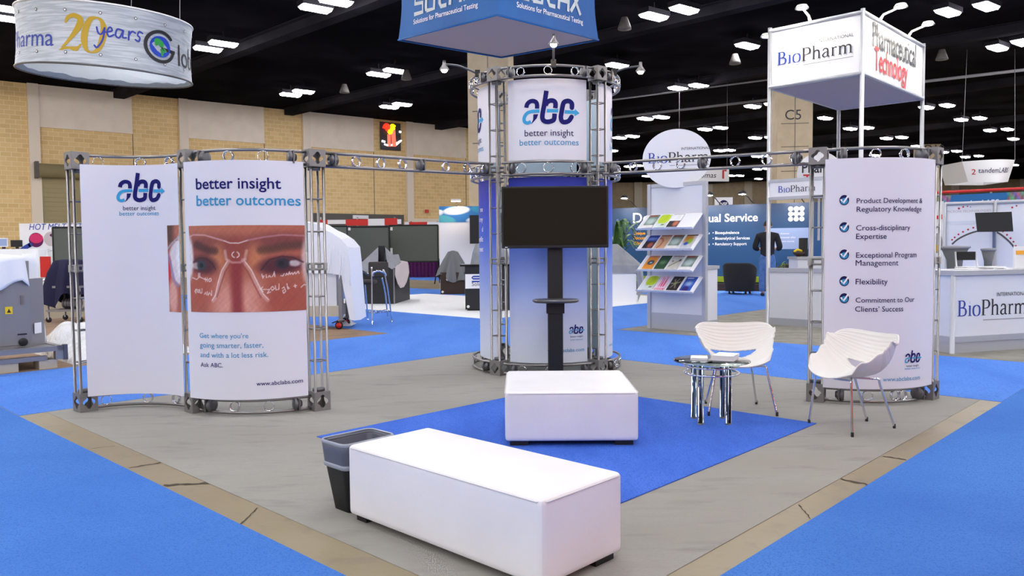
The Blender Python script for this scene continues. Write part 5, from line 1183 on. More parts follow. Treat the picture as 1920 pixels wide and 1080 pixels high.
# narrow side wall with red shapes
q = at(1758, 450, 15.8); t = thing('exhibition_wall', 'narrow cream booth wall with red shapes beside the check-list panel', 'exhibition wall', V((q.x, 15.8, 0)))
mb = MB(); A2, B2 = at(1742, 450, 15.9), at(1768, 450, 15.7); P = fpanel(A2, B2, 0, 2.15); P.sheet(mb, 'sign_white', 'kiosk_white', 1); f = P.lay(.006)
mb.poly([f(*P.inv(x, y)) for x, y in ((1750, 411), (1750, 406), (1767, 402), (1767, 411))], 'red'); a, z = P.inv(1757, 456); mb.disc(f, a, z, .11, .2, 'grey_ink', 20); mb.disc(P.lay(.01), a, z-.1, .08, .07, 'gold', 16); mb.poly([f(*P.inv(x, y)) for x, y in ((1750, 430), (1756, 422), (1757, 428), (1752, 434))], 'purple'); mb.build('wall_panel', t)
# television, tables, chair of that booth
q = at(1864, 416, 16.3); t = thing('television', 'tilted black television on the white booth wall at the right', 'television', q)
mb = MB(); mb.add([at(x, y, Y) for Y in (16.25, 16.33) for x, y in ((1832, 435), (1900, 434), (1897, 397), (1828, 399))], [(0, 1, 2, 3), (7, 6, 5, 4), (0, 4, 5, 1), (1, 5, 6, 2), (2, 6, 7, 3), (3, 7, 4, 0)], 'black'); mb.build('screen', t)
mb = MB(); mb.cyl(at(1864, 434, 16.36), at(1864, 470, 16.36), .03, 'grey_ink', 8); q2 = at(1864, 470, 16.36); mb.cyl((q2.x, q2.y, 0.01), q2, .03, 'grey_ink', 8); mb.build('pole', t)
for px_, wpx, zt_, lb in ((1790, 50, 461, 'grey cocktail table with stretch cover at the left of the white booth'), (1853, 25, 465, 'tall narrow grey covered table right of the office chair')):
    q = at(px_, 480, 14.2); w2 = wpx/1473*14.2/2; z1 = at(px_, zt_, 14.2).z; t = thing('cocktail_table', lb, 'table', V((q.x, 14.2, CZ)))
    mb = MB(); mb.lathe([(w2*.85, 0), (w2*.7, .05), (w2*.42, z1*.45), (w2*.55, z1*.8), (w2*.9, z1-.06)], 'dark_cloth', (q.x, 14.2, CZ), n=24); mb.build('stretch_cover', t)
    mb = MB(); mb.lathe([(w2*.9, z1-.06), (w2*1.05, z1-.04), (w2*1.05, z1-.01), (.01, z1)], 'grey_ink', (q.x, 14.2, CZ), n=28); mb.build('top', t)
q = at(1821, 490, 13.0); t = thing('office_chair', 'black office chair with white frame behind the reception counter', 'chair', V((q.x, 13.0, CZ)))
z1 = at(1821, 472, 13).z; z0 = at(1821, 488, 13).z
mb = MB(); mb.box((q.x, 13.15, (z0+z1)/2), (.29, .04, z1-z0), 'black_fabric'); mb.build('backrest', t)
mb = MB(); mb.box((q.x, 13.0, z0-.14), (.34, .36, .07), 'sign_white'); mb.build('seat', t)
for s in (-1, 1): mb = MB(); mb.tube([(q.x+s*.17, 13.17, z1), (q.x+s*.175, 13.12, z0-.1), (q.x+s*.17, 12.86, CZ)], .014, 'sign_white', 8); mb.tube([(q.x+s*.17, 13.12, z0-.1), (q.x+s*.17, 13.2, CZ)], .014, 'sign_white', 8); mb.build('leg', t)
# red rail and blue header banner further back
A2, B2 = at(1738, 362, 20.5), at(1990, 350, 18.5); t = thing('booth_header', 'red rail over a blue printed header banner at the far right', 'booth header', A2)
mb = MB(); mb.tube([A2, B2], .035, 'red', 8); mb.build('rail', t)
P = Panel(V((A2.x, A2.y, 0)), V((B2.x, B2.y, 0)), 0, A2.z-.5, A2.z-.08); mb = MB(); a0, _ = P.inv(1781, 370); a1, _ = P.inv(1887, 370)
mb.grid(lambda u, v: P.fn(P.w*u, A2.z-.5+.42*v+.0*u), 60, 8, 'print', False, lambda u, v: L3((20, 104, 160)) if a0 < P.w*u < a1 else tuple(lin(max(20, min(240, 120+90*qnoise(u*900+i*40, v*90+i*17, 14)))) for i in range(3)))
text(mb, P.lay(.01), 'tandemLABS', a0+.18, A2.z-.36, 'letter_white', width=(a1-a0)*.72, shear=.15, bold=.02); mb.build('banner', t)
mb = MB()
for u in (.02, .5, .98): p = P.fn(P.w*u, 0, -.04); mb.cyl((p.x, p.y, 0), (p.x, p.y, A2.z), .03, 'kiosk_frame', 6)
mb.build('posts', t)
# tandem hanging sign
TY = 30; q = [at(1804, 303, TY), at(1903, 300, TY), at(1890, 341, TY), at(1815, 341, TY)]; t = thing('hanging_sign', 'white tapered hanging sign reading tandemLABS at the far right', 'hanging sign', (q[2]+q[3])/2)
mb = MB(); bk = [V((p.x*1.0, p.y+1.6, p.z)) for p in q]; dn = V((0, -.25, 0)); md = [(q[0]+q[1])/2+dn, (q[2]+q[3])/2+dn*.8]
def tf(u, v):
    l_ = q[3].lerp(q[0], v); r_ = q[2].lerp(q[1], v); p = l_.lerp(r_, u); return p+V((0, -.45*sin(pi*u), -.05*sin(pi*u)*(1-v)))
mb.grid(tf, 16, 6, 'sign_white'); mb.add([q[3], q[0], bk[0], bk[3], q[2], q[1], bk[1], bk[2]], [(0, 3, 2, 1), (4, 5, 6, 7), (3, 7, 6, 2)], 'sign_white'); wT = (q[2]-q[3]).length
text(mb, lambda x, y: tf(.5+x/2.0, .5+y/.8)+V((0, -.012, 0)), 'tandemLABS', -.62, -.06, 'navy_dark', width=1.3, shear=.15); text(mb, lambda x, y: tf(.5+x/2.0, .5+y/.8)+V((0, -.012, 0)), '2', -.84, -.12, 'tech_red', size=.3, shear=.2); mb.build('shade', t)
mb = MB(); [mb.cyl(p, (p.x*.9+ (q[0].x+q[1].x)/2*.1, p.y, HW), .01, 'pipe_grey', 6) for p in (q[0], q[1])]; mb.build('wires', t)

# ------------------------------------------------------------------ black-and-white booth left of the tower
q = at(910, 450, 24.5); x0 = at(824, 450, 24.5).x; x1 = x0+3.6; zT = at(824, 387, 24.5).z; zB = at(824, 417, 24.5).z
t = thing('exhibition_wall', 'white exhibition wall topped by a picture of blue and white pills, left of the tower', 'exhibition wall', V((x0+1.8, 24.5, 0)))
mb = MB(); mb.bx((x0, 24.5, CZ), (x1, 24.6, zT), 'sign_white'); mb.build('wall_panel', t)
def pills(u, v):
    x = u*3.6/.72; c = (34, 110, 178); n = qnoise(u*300, v*80, 30)
    for cx, cy, rx, ry, ro, col in ((.25, .15, .5, .28, -.35, (70, 160, 176)), (.75, .72, .6, .26, .15, (226, 232, 240)), (1.9, .8, .55, .3, -.1, (50, 150, 190)), (1.55, .12, .4, .2, .1, (220, 228, 238)), (2.15, .42, .75, .24, .5, (110, 196, 224)), (3.3, .55, .7, .3, -.3, (226, 232, 240)), (4.2, .4, .7, .3, .4, (90, 180, 214)), (-.05, .6, .25, .2, .3, (226, 232, 236))):
        c = mixc(c, mixc(col, (20, 70, 140), sm(.1, .9, 1-ell(x, v, cx, cy+.06, rx, ry, .7, ro))*.4), ell(x, v, cx, cy, rx, ry, .12, ro))
    return tuple(lin(max(0, min(255, q_+8*n))) for q_ in c)
mb = MB(); mb.grid(lambda u, v: V((x0+3.6*u, 24.49, zB+(zT-zB)*v)), 150, 34, 'print', False, pills); mb.bx((x0, 24.492, zB), (x1, 24.499, zT), 'paper'); mb.build('printed_header', t)
p = at(856, 385, 24.45); l_ = thing('arm_lamp', 'small lamp clipped to the top of the pill picture wall', 'spotlight', V((p.x, 24.5, zT)))
mb = MB(); mb.box((p.x, 24.48, zT+.08), (.05, .05, .16), 'black'); mb.box((p.x, 24.37, zT+.17), (.03, .26, .03), 'black'); mb.build('arm', l_); mb = MB(); mb.box((p.x, 24.2, zT+.17), (.3, .18, .06), 'plastic_white'); mb.build('lamp_head', l_); mb = MB(); mb.bx((p.x-.13, 24.13, zT+.125), (p.x+.13, 24.27, zT+.139), 'bulb'); mb.build('bulb', l_)
a0, a1 = at(881, 457, 23.9), at(925, 403, 23.9); t = thing('television', 'black television on the white pill-picture wall, cut by the tower', 'television', V(((a0.x+a1.x)/2, 23.9, (a0.z+a1.z)/2)))
mb = MB(); mb.bx((a0.x, 23.9, a0.z), (a1.x+.4, 23.98, a1.z), 'black'); mb.build('screen', t); mb = MB(); mb.bx((a0.x+.4, 23.98, a0.z+.2), (a0.x+.9, 24.5, a1.z-.3), 'black'); mb.build('bracket', t)
# counter with sign plate
cx0 = -.97; cx1 = .35; cy = 16.24; t = thing('counter', 'black counter with a white sign plate, left edge of the tower', 'counter', V(((cx0+cx1)/2, cy, CZ)))
mb = MB(); mb.bx((cx0, cy, .03), (cx1, cy+.7, .925), 'black'); mb.build('body', t); mb = MB(); mb.bx((cx0-.1, cy-.03, .925), (cx1+.05, cy+.75, .96), 'black_gloss'); mb.build('top', t)
zp0, zp1 = at(880, 541, cy).z, at(880, 514, cy).z; mb = MB(); mb.bx((cx0+.005, cy-.02, zp0), (cx0+.62, cy-.001, zp1), 'sign_white'); f = plane(V((cx0, cy-.02, zp0)), V((1, 0, 0)), off=.004)
mb.ribbon(f, [(.42, .25), (.17, .25), (.145, .225), (.17, .2), (.38, .2), (.41, .175), (.38, .145), (.14, .145)], .03, 'bio_blue', False); text(mb, f, 'Solutions', .14, .055, 'ink', width=.42); mb.build('sign_plate', t)
for x, z in ((cx0+.06, .09), (cx1-.06, .09)): mb = MB(); mb.lathe([(.012, -.01), (.03, -.008), (.03, .004), (.01, .008)], 'sign_white', (x, cy-.004, z), (0, -1, 0), 12); mb.build('bolt_cap', t)
mb = MB(); mb.bx((cx0+.04, cy+.06, CZ), (cx1-.04, cy+.64, .03), 'black'); mb.build('base', t)
t = thing('dust_cover', 'grey cloth over equipment standing on the black counter', 'cloth', V((-.45, cy+.35, .961)))
mb = MB(); drape(mb, (-.45, cy+.36, .962), [(.46, .1, .08, .0, .02), (.42, .3, .2, .01), (.25, .36, .24, .012), (.0, .4, .27, .02)], 'grey_cloth', seed=3); mb.build('cloth', t)
# cabinet with draped machine
t = thing('cabinet', 'low dark cabinet under a draped grey machine cover', 'cabinet', V((-1.68, 22.4, CZ)))
mb = MB(); mb.bx((-2.02, 22.15, CZ), (-1.34, 22.95, .62), 'brown_fabric'); mb.build('body', t)
for x, z in ((-1.96, .07), (-1.82, .42)): mb = MB(); mb.lathe([(.012, -.01), (.035, -.008), (.035, .004), (.01, .008)], 'sign_white', (x, 22.145, z), (0, -1, 0), 12); mb.build('bolt_cap', t)
t = thing('dust_cover', 'grey cloth draped over a tall machine, reaching down the dark cabinet', 'cloth', V((-1.7, 22.4, .62)))
mb = MB(); n = 60; rg = []
for z, sc_, am in ((1.235, .05, 0), (1.2, .32, .01), (.95, .62, .03), (.7, .9, .045), (.45, 1.02, .06)):
    r = []
    for j in range(n):
        q = 2*pi*j/n; cxx, syy = cos(q), sin(q); k = (abs(cxx)**3+abs(syy)**3)**(-1/3); fo = am*(sin(q*7+1)+.7*sin(q*13)); sh = .08*(1.235-z)
        zz = z+(.1*sin(q*2+.6)+.05*sin(q*5) if z < .5 else 0)
        r.append((-1.7+(.40*sc_+fo)*cxx*k-(1-sc_)*-.02, 22.52+(.44*sc_+fo)*syy*k, zz))
    rg.append(r)
loft(mb, rg, 'dark_cloth', True, False); mb.build('cloth', t)
# black pedestal with cloth heap
t = thing('pedestal', 'black square pedestal with a dark column standing behind the bar stool', 'pedestal', V((-3.15, 19.2, CZ)))
mb = MB(); mb.prism([(-3.6, 18.56), (-2.775, 18.47), (-2.62, 20.1), (-3.45, 20.2)], CZ, .88, 'black'); mb.build('body', t)
mb = MB(); mb.box((-2.775, 18.465, .44), (.03, .03, .88), 'alu'); mb.build('edge_trim', t)
pz0, pz1 = .88, at(716, 461, 18.9).z; px0, px1 = at(710, 461, 18.9).x, at(721, 461, 18.9).x
mb = MB(); mb.bx((px0, 18.85, pz0), (px1, 19.0, pz1), 'black')
for i in range(4): mb.box((px0-.005, 18.84, pz0+.1+.1*i), (.03, .05, .03), 'black', ry=R(25))
mb.build('column', t)
t = thing('dust_cover', 'grey and pinkish cloth tented over the black pedestal behind the bar stool', 'cloth', V((-3.1, 19.2, .9)))
yF = 18.42; g = lambda x, y, Y=yF: at(x, y, Y)
mb = MB()
apL, apR = g(709, 464, 18.83), g(722, 464, 18.83)
mb.add([apL, g(668, 507), g(690, 512), g(709, 500), g(670, 500, 19.9), g(709, 470, 19.3)], [(0, 1, 2, 3), (0, 5, 4, 1)], 'grey_cloth')
mb.add([apR, g(727, 500), g(735, 505), g(742, 501), g(752, 492, 18.8), g(735, 478, 19.2), g(747, 477, 19.4), g(751, 489, 19.3), g(722, 466, 19.3)], [(0, 1, 2, 3), (0, 3, 4, 5), (5, 4, 7, 6), (0, 5, 8)], 'grey_cloth')
mb.add([g(741, 501, 18.38), g(750, 497, 18.55), g(757, 493, 18.9), g(765, 494, 19.5), g(767, 511, 19.6), g(762, 529, 19.3), g(757, 538, 18.75), g(751, 540, 18.62), g(746, 532, 18.4), g(741, 516, 18.3), g(752, 489, 18.9), g(764, 491, 19.9)], [(0, 1, 8, 9), (1, 2, 6, 7, 8), (2, 3, 4, 5, 6), (0, 10, 2, 1), (10, 11, 3, 2)], 'pink_cloth')
mb.build('cloth', t, solid=.012)
# bar stool
bs = V((-2.42, 13.85, CZ)); t = thing('bar_stool', 'tall black bar stool with arms and chrome legs before the black pedestal', 'bar stool', bs)
zs_ = .72; sx0 = at(660, 525, 13.8).x; sx1 = at(700, 525, 13.8).x
mb = MB(); rbox(mb, ((sx0+sx1)/2+.02, 13.8, zs_), (sx1-sx0+.04, .44, .075), 'stool_fabric', 0, .035, .012); mb.build('seat', t)
bz0, bz1 = at(708, 521, 13.8).z, at(708, 491, 13.8).z; bx0, bx1 = at(690, 505, 13.8).x, at(727, 505, 13.8).x
mb = MB(); rbox(mb, ((bx0+bx1)/2, 13.86, (bz0+bz1)/2), (bx1-bx0, .06, bz1-bz0), 'stool_fabric', R(20), .028, .004); mb.build('backrest', t)
ft = [(at(690, 600, 14.2), (690, 600)), (gp(698, 609), 0), (gp(735, 604), 0)]; F_ = [gp(690, 600), gp(698, 609), gp(735, 604), gp(727, 596)]
tp = [at(684, 527, 14.1), at(697, 500, 13.5), at(719, 505, 13.7), at(716, 520, 14.2)]
for i, (a, b) in enumerate(zip(F_, tp)):
    a = a+V((0, 0, CZ)); md = a.lerp(b, .62)+V(((.02 if i in (2, 3) else 0), 0, 0)); mb = MB(); mb.tube(crv([a, md, b], 6), .013, 'chrome', 8); mb.build('leg', t)
mb = MB(); mb.tube([a_.lerp(b_, .2)+V((0, 0, CZ)) for a_, b_ in zip(F_, tp)], .009, 'chrome', 8, closed=True); mb.build('foot_rail', t)
for pts in ([at(699, 518, 13.5), at(700, 511, 13.5), at(710, 508, 13.55), at(720, 511, 13.65), at(723, 516, 13.75)], [at(660, 522, 13.95), at(664, 510, 13.95), at(680, 509, 14.0), at(692, 515, 14.05), at(702, 520, 14.1)]):
    mb = MB(); mb.tube(crv(pts, 5), .02, 'chrome', 8); mb.build('arm', t)
# white covered machine on castors
MYc = 12.62; Pm = lambda x, y, Y=MYc: at(x, y, Y)
t = thing('covered_machine', 'steel machine on castors under a white dust sheet beside the left display', 'machine', V((-2.95, 13.0, CZ)))
mb = MB(); prof = [(556, 414), (590, 420), (608, 431), (622, 437), (640, 449), (652, 463), (655, 490), (658, 530), (661, 565), (664, 601), (656, 599), (650, 570), (645, 545), (640, 516), (615, 512), (598, 513), (556, 511)]
fr = [Pm(*p) for p in prof]; bk = [p+V((.05, .75, 0)) for p in fr]; k = len(fr)
md = [p+V((.03, .37, .03*sin(i*2))) for i, p in enumerate(fr)]
mb.add(fr+md+bk, [tuple(range(k))[::-1]] + [(i, i+1, k+i+1, k+i) for i in range(9)] + [(k+i, k+i+1, 2*k+i+1, 2*k+i) for i in range(9)], 'white_cloth', False); sheet = mb.build('dust_sheet', t, solid=.01)
mb = MB()
for i in range(7):
    p0 = Pm(600+9*i, 440+6*i, MYc-.006); p1 = Pm(596+10*i, 500+6*i, MYc-.006); mb.tube(crv([p0, p0.lerp(p1, .5)+V((.02*(-1)**i, -.012, 0)), p1], 4), [.002]+[.012]*7+[.002], 'white_cloth', 6)
mb.build('fold', sheet)
x0, x1 = Pm(560, 590).x, Pm(640, 590).x
mb = MB(); mb.bx((x0, MYc+.06, Pm(600, 577).z), (Pm(630, 577).x, MYc+.6, Pm(600, 512).z), 'kiosk_white'); mb.build('side_panel', t)
mb = MB(); mb.bx((x0, MYc+.03, Pm(600, 594).z), (Pm(634, 590).x, MYc+.65, Pm(600, 574).z), 'tan_board'); mb.build('shelf', t)
for xx, yy in ((Pm(636, 550).x, MYc+.08), (x0+.05, MYc+.08), (Pm(636, 550).x, MYc+.62)):
    mb = MB(); mb.bx((xx-.03, yy-.03, .16), (xx+.03, yy+.03, 1.0), 'steel'); mb.build('leg', t)
    c_ = thing('castor', None, None, V((xx, yy, CZ))); bpy.data.objects.remove(c_)
    mb = MB(); mb.bx((xx-.05, yy-.05, .15), (xx+.05, yy+.05, .165), 'steel'); mb.tube([(xx, yy, .15), (xx-.02, yy, .1)], .02, 'steel', 8); cs = mb.build('castor', t)
    mb = MB(); mb.lathe([(.04, -.016), (.062, -.014), (.066, 0), (.062, .014), (.04, .016)], 'black', (xx-.03, yy, CZ+.066), (0, 1, 0), 18); mb.lathe([(.044, -.019), (.044, .019)], 'red', (xx-.03, yy, CZ+.066), (0, 1, 0), 16); mb.build('wheel', cs)
    mb = MB(); mb.box((xx-.09, yy-.02, .125), (.1, .03, .02), 'black', ry=R(-20)); mb.build('brake', cs)
t = thing('plastic_wrap', 'white plastic wrap lying by the castor of the white covered machine', 'plastic', Pm(646, 612, 12.9)*1); q = gp(647, 610)
t.location = q; WM[t] = Matrix.Translation(q)
mb = MB(); mb.grid(lambda u, v: q+V(((u-.5)*.3, (v-.5)*.5, .01+.16*sin(pi*u)*sin(pi*v)*(1+.3*sin(u*19+v*9)))), 20, 14, 'plastic_sheet'); mb.build('sheet', t)
# grey poster boards on legs
for i, (xa, xb, yt, yb) in enumerate(((592, 650.5, 424, 487), (652, 729, 425, 489), (731, 821, 422, 491))):
    Y = 27+1.0*i; p0, p1 = at(xa, yb, Y), at(xb, yt, Y); nm = ('half hidden behind the white dust sheet', 'in the middle of three', 'beside the pill picture wall')[i]
    t = thing('poster_board', 'grey poster board on black legs, '+nm, 'poster board', V(((p0.x+p1.x)/2, Y, 0)))
    mb = MB(); mb.bx((p0.x, Y, p0.z), (p1.x, Y+.03, p1.z), 'board_grey'); mb.build('board', t)
    mb = MB()
    for a, b in (((p0.x, p0.z), (p1.x, p0.z)), ((p0.x, p1.z), (p1.x, p1.z)), ((p0.x, p0.z), (p0.x, p1.z)), ((p1.x, p0.z), (p1.x, p1.z))): mb.cyl((a[0], Y, a[1]), (b[0], Y, b[1]), .025, 'black', 6)
    mb.build('frame', t)
    for x in (p0.x, p1.x): mb = MB(); mb.cyl((x, Y+.03, p0.z+.1), (x-.12, Y-.3, 0), .022, 'black', 6); mb.cyl((x, Y+.03, p0.z+.1), (x, Y+.45, 0), .022, 'black', 6); mb.build('leg', t)
    if i:
        for zz, hh in ((427, 5), (466, 11)): q = at(xa+2.5, zz, Y-.01); mb = MB(); mb.bx((q.x-.035, Y-.012, q.z-hh/1473*Y), (q.x+.05, Y-.002, q.z+.02), 'paper'); mb.build('paper_tag', t)
# red and white booth header, purple drape, wall fittings
Y = 36
t = thing('booth_header', 'red and white striped booth header above the grey poster boards', 'booth header', V((at(670, 418, Y).x, Y, 0))); mb = MB()
for xa, xb, ya, yb, m in ((597, 614, 412, 424, 'red'), (614, 648, 412, 420, 'sign_white'), (648, 690, 411, 423, 'red'), (690, 721, 410, 423, 'sign_white'), (721, 745, 409, 422, 'red'), (745, 752, 411, 420, 'sign_white')):
    p0, p1 = at(xa, yb, Y), at(xb, ya, Y); mb.bx((p0.x, Y, p0.z), (p1.x, Y+.1, p1.z), m)
mb.build('fascia', t)
for x in (600, 669, 740): q = at(x, 415, Y); mb = MB(); mb.cyl((q.x, Y+.15, 0), (q.x, Y+.15, q.z+.2), .04, 'alu', 6); mb.build('post', t)
t = thing('booth_header', 'short red and white header peeping over the poster board by the pill picture', 'booth header', V((at(792, 418, 37).x, 37, 0))); mb = MB()
for xa, xb, m in ((759, 767, 'sign_white'), (767, 801, 'red'), (801, 826, 'sign_white')): p0, p1 = at(xa, 424, 37), at(xb, 416, 37); mb.bx((p0.x, 37, p0.z), (p1.x, 37.1, p1.z), m)
mb.build('fascia', t)
for x in (770, 820): q = at(x, 415, 37); mb = MB(); mb.cyl((q.x, 37.15, 0), (q.x, 37.15, q.z), .04, 'alu', 6); mb.build('post', t)
Y = 35; p0, p1 = at(690, 500, Y), at(823, 487, Y); t = thing('pipe_drape', 'purple pleated drape low behind the grey poster boards', 'drape', V(((p0.x+p1.x)/2, Y, 0)))
mb = MB(); mb.grid(lambda u, v: V((p0.x+(p1.x-p0.x)*u, Y+.05*sin(u*120), .02+(p1.z-.02)*v)), 240, 3, 'purple'); mb.build('curtain', t); mb = MB(); mb.cyl((p0.x, Y, p1.z), (p1.x, Y, p1.z), .02, 'alu', 6); mb.build('rail', t)
for x in (p0.x, p1.x): mb = MB(); mb.cyl((x, Y, 0), (x, Y, p1.z+.05), .03, 'alu', 6); mb.build('pole', t)
q = at(686, 500, 31); t = thing('booth_table', 'table with red and navy covers under the middle grey poster board', 'table', V((q.x, 31, 0)))
for xa, xb, m, nm in ((655, 664, 'navy_cloth', 'navy_cover'), (664, 674, 'black', 'black_cover'), (674, 690, 'red', 'red_cover')): p0, p1 = at(xa, 515, 31), at(xb, 487, 31); mb = MB(); mb.bx((p0.x, 31, 0.0), (p1.x, 31.6, p1.z), m); mb.build(nm, t, bevel=.03)
def wallsign(x0, x1, y0, y1, name, label, cat, m, th=.06, extra=None):
    s0, zb = onw(x0, y1, .12); s1, zt_ = onw(x1, y0, .12); P_ = lambda s, y, z: W0+wd_*s+wn*(.12-y)+V((0, 0, z))
    t = thing(name, label, cat, P_((s0+s1)/2, 0, zb)); mb = MB()
    q = [P_(s, y, z) for y in (-th, 0) for s, z in ((s0, zb), (s1, zb), (s1, zt_), (s0, zt_))]; mb.add(q, [(0, 1, 2, 3), (7, 6, 5, 4), (0, 4, 5, 1), (1, 5, 6, 2), (2, 6, 7, 3), (3, 7, 4, 0)], m); mb.build('panel', t)
    return t, (lambda x, y, off=.01: (lambda sz: P_(sz[0], -th-off, sz[1]))(onw(x, y, .12+th)))
wallsign(661, 690, 404, 410, 'wall_sign', 'white dock sign on the dark band over the loading doors', 'sign', 'sign_white')
wallsign(797, 803, 393, 399, 'alarm_box', 'small red alarm box on the tan block wall left of the column', 'alarm', 'red')
t, g = wallsign(713, 750, 232, 280, 'neon_sign', 'black framed neon fork and knife sign high on the block wall', 'neon sign', 'neon_board')
def neon(nm, pts, r, m): mb = MB(); mb.tube([g(x, y, .05) for x, y in crv(pts, 4)], r, m, 8); mb.build(nm, t)
neon('red_tube', [(720, 241), (722, 236), (726, 236), (728, 241), (725, 246)], .12, 'neon_red'); neon('yellow_tube', [(726, 247), (731, 243), (735, 237), (738, 239)], .14, 'neon_yellow'); neon('yellow_tube', [(728, 250), (734, 246), (737, 240)], .12, 'neon_yellow')
neon('fork_tube', [(728.5, 252), (728.7, 262), (729, 275)], .1, 'neon_pink'); neon('knife_tube', [(736, 244), (737, 258), (738, 275)], .13, 'neon_pink'); neon('white_tube', [(720, 270.5), (729, 273), (740, 270), (751, 264)], .05, 'neon_white'); neon('white_tube', [(741, 273), (752, 263.5)], .04, 'neon_white'); neon('white_tube', [(715.5, 264.5), (721, 266)], .06, 'neon_white'); neon('white_tube', [(748, 247), (751, 248)], .06, 'neon_white')

# ------------------------------------------------------------------ left edge: covered machine on a steel platform
def abbox(mb, a0, a1, b0, b1, z0, z1, m): return patch(mb, a0, b0, a1, b1, m, z0, z1)
t = thing('platform', 'low steel platform carrying the covered cabinet at the left edge', 'platform', ab(1.6, 10.2, CZ))
mb = MB(); abbox(mb, .2, 2.86, 9.70, 9.76, .195, .25, 'steel'); abbox(mb, .2, 2.86, 10.9, 10.96, .195, .25, 'steel'); abbox(mb, 2.8, 2.86, 9.7, 10.96, .195, .25, 'steel'); abbox(mb, .2, 2.8, 9.76, 10.9, .225, .24, 'steel'); mb.build('deck', t)
mb = MB(); abbox(mb, .2, 2.7, 9.72, 9.77, .1, .15, 'steel'); abbox(mb, .2, 2.7, 10.85, 10.9, .1, .15, 'steel'); mb.build('lower_rail', t)
mb = MB(); abbox(mb, 2.78, 2.86, 9.7, 9.78, .1, .195, 'steel'); abbox(mb, 2.86, 2.9, 9.69, 9.75, .09, .26, 'alu_dark'); mb.build('corner_leg', t)
for a0, a1 in ((2.62, 2.8), (2.05, 2.42), (.9, 1.4)): mb = MB(); abbox(mb, a0, a1, 9.73, 9.95, CZ, .1, 'tan_board'); mb.build('skid', t)
zc = .241
t = thing('steel_cabinet', 'grey steel cabinet with a yellow warning label under a white dust sheet', 'cabinet', ab(2.0, 10.2, zc))
mb = MB(); abbox(mb, 1.2, 2.62, 9.97, 10.75, zc, 1.2, 'steel'); mb.prism([tuple(ab(a, b).xy) for a, b in ((2.62, 9.97), (2.79, 10.1), (2.79, 10.75), (2.62, 10.75))], zc, 1.0, 'steel'); mb.build('body', t)
mb = MB(); abbox(mb, 2.2, 2.6, 9.955, 9.972, zc+.03, 1.0, 'steel'); dr_ = mb.build('door', t)
for a in (2.26, 2.52): mb = MB(); abbox(mb, a, a+.035, 9.945, 9.958, .72, .82, 'alu'); mb.build('handle', dr_)
mb = MB(); abbox(mb, 2.37, 2.44, 9.948, 9.957, .62, .7, 'yellow'); mb.poly([ab(a, 9.947, z) for a, z in ((2.385, .635), (2.425, .635), (2.405, .68))], 'ink'); mb.build('warning_label', dr_)
mb = MB(); abbox(mb, 2.48, 2.57, 9.945, 9.957, .38, .395, 'black'); mb.lathe([(.045, 0), (.045, .02), (.02, .025)], 'black', ab(2.53, 9.955, .3), -W, 16); mb.build('socket', dr_)
mb = MB(); p0 = ab(2.66, 10.0); p1 = ab(2.75, 10.07); o = V((.01, -.016, 0)); mb.add([p0+o+V((0, 0, .38)), p1+o+V((0, 0, .38)), p1+o+V((0, 0, .5)), p0+o+V((0, 0, .5))], [(0, 1, 2, 3)], 'paper'); mb.build('paper_label', t)
t = thing('dust_cover', 'white plastic dust sheet over the steel cabinet at the left edge', 'cloth', ab(2.0, 10.3, 1.2))
mb = MB(); per = []
for s in [i/60 for i in range(61)]:      # front hem, from left to the right corner, then along the right side
    if s < .6: a = 1.15+(2.57-1.15)*s/.6; b = 9.93; hem = .80+.17*sm(.38, .58, s)-.02*sin(s*40)
    else: q_ = (s-.6)/.4; a = 2.57+.2*sm(0, .4, q_); b = 9.93+.85*q_; hem = .97-.7*sm(0, .3, q_)+.02*sin(s*50)
    per.append((a, b, hem))
nr = 8; vs = []
for a, b, hem in per:
    w_ = .012*sin(a*31+b*17); tz = 1.25+.03*sin(a*5)
    for j in range(nr+1): v_ = j/nr; fl = .035*v_*(1+sin(a*23+b*29)); vs.append(ab(a+(fl+w_*v_ if b > 9.94 else 0), b-(fl*.6+w_*v_ if b < 9.94 else 0), tz+(hem-tz)*v_))
m_ = nr+1; fs = [(i*m_+j, i*m_+j+1, (i+1)*m_+j+1, (i+1)*m_+j) for i in range(60) for j in range(nr)]
mb.add(vs, fs, 'white_cloth', True)
mb.grid(lambda u, v: ab(1.15+1.42*u+.2*v*u, 9.93+.85*v, 1.25+.03*sin((1.15+1.42*u)*5)*(1-v)+.08*sin(pi*u)*sin(pi*v)), 20, 12, 'white_cloth'); mb.build('sheet', t, solid=.006)
t = thing('plastic_wrap', 'heap of crumpled white plastic on the floor behind the left truss column', 'plastic', ab(3.75, 10.9, CZ)); rg = random.Random(7)
cn = [(rg.random(), rg.random(), rg.uniform(.05, .16)) for _ in range(26)]
def heap(u, v):
    z = .34*sin(pi*u)**.6*sin(pi*v)**.6
    for x, y, h in cn: z += h*exp(-((u-x)**2+(v-y)**2)*90)*sin(pi*u)**.5*sin(pi*v)**.5
    return ab(3.0+1.5*u, 9.85+2.3*v, CZ+max(0, z))
mb = MB(); mb.grid(heap, 60, 60, 'plastic_sheet', False); mb.build('sheet', t)
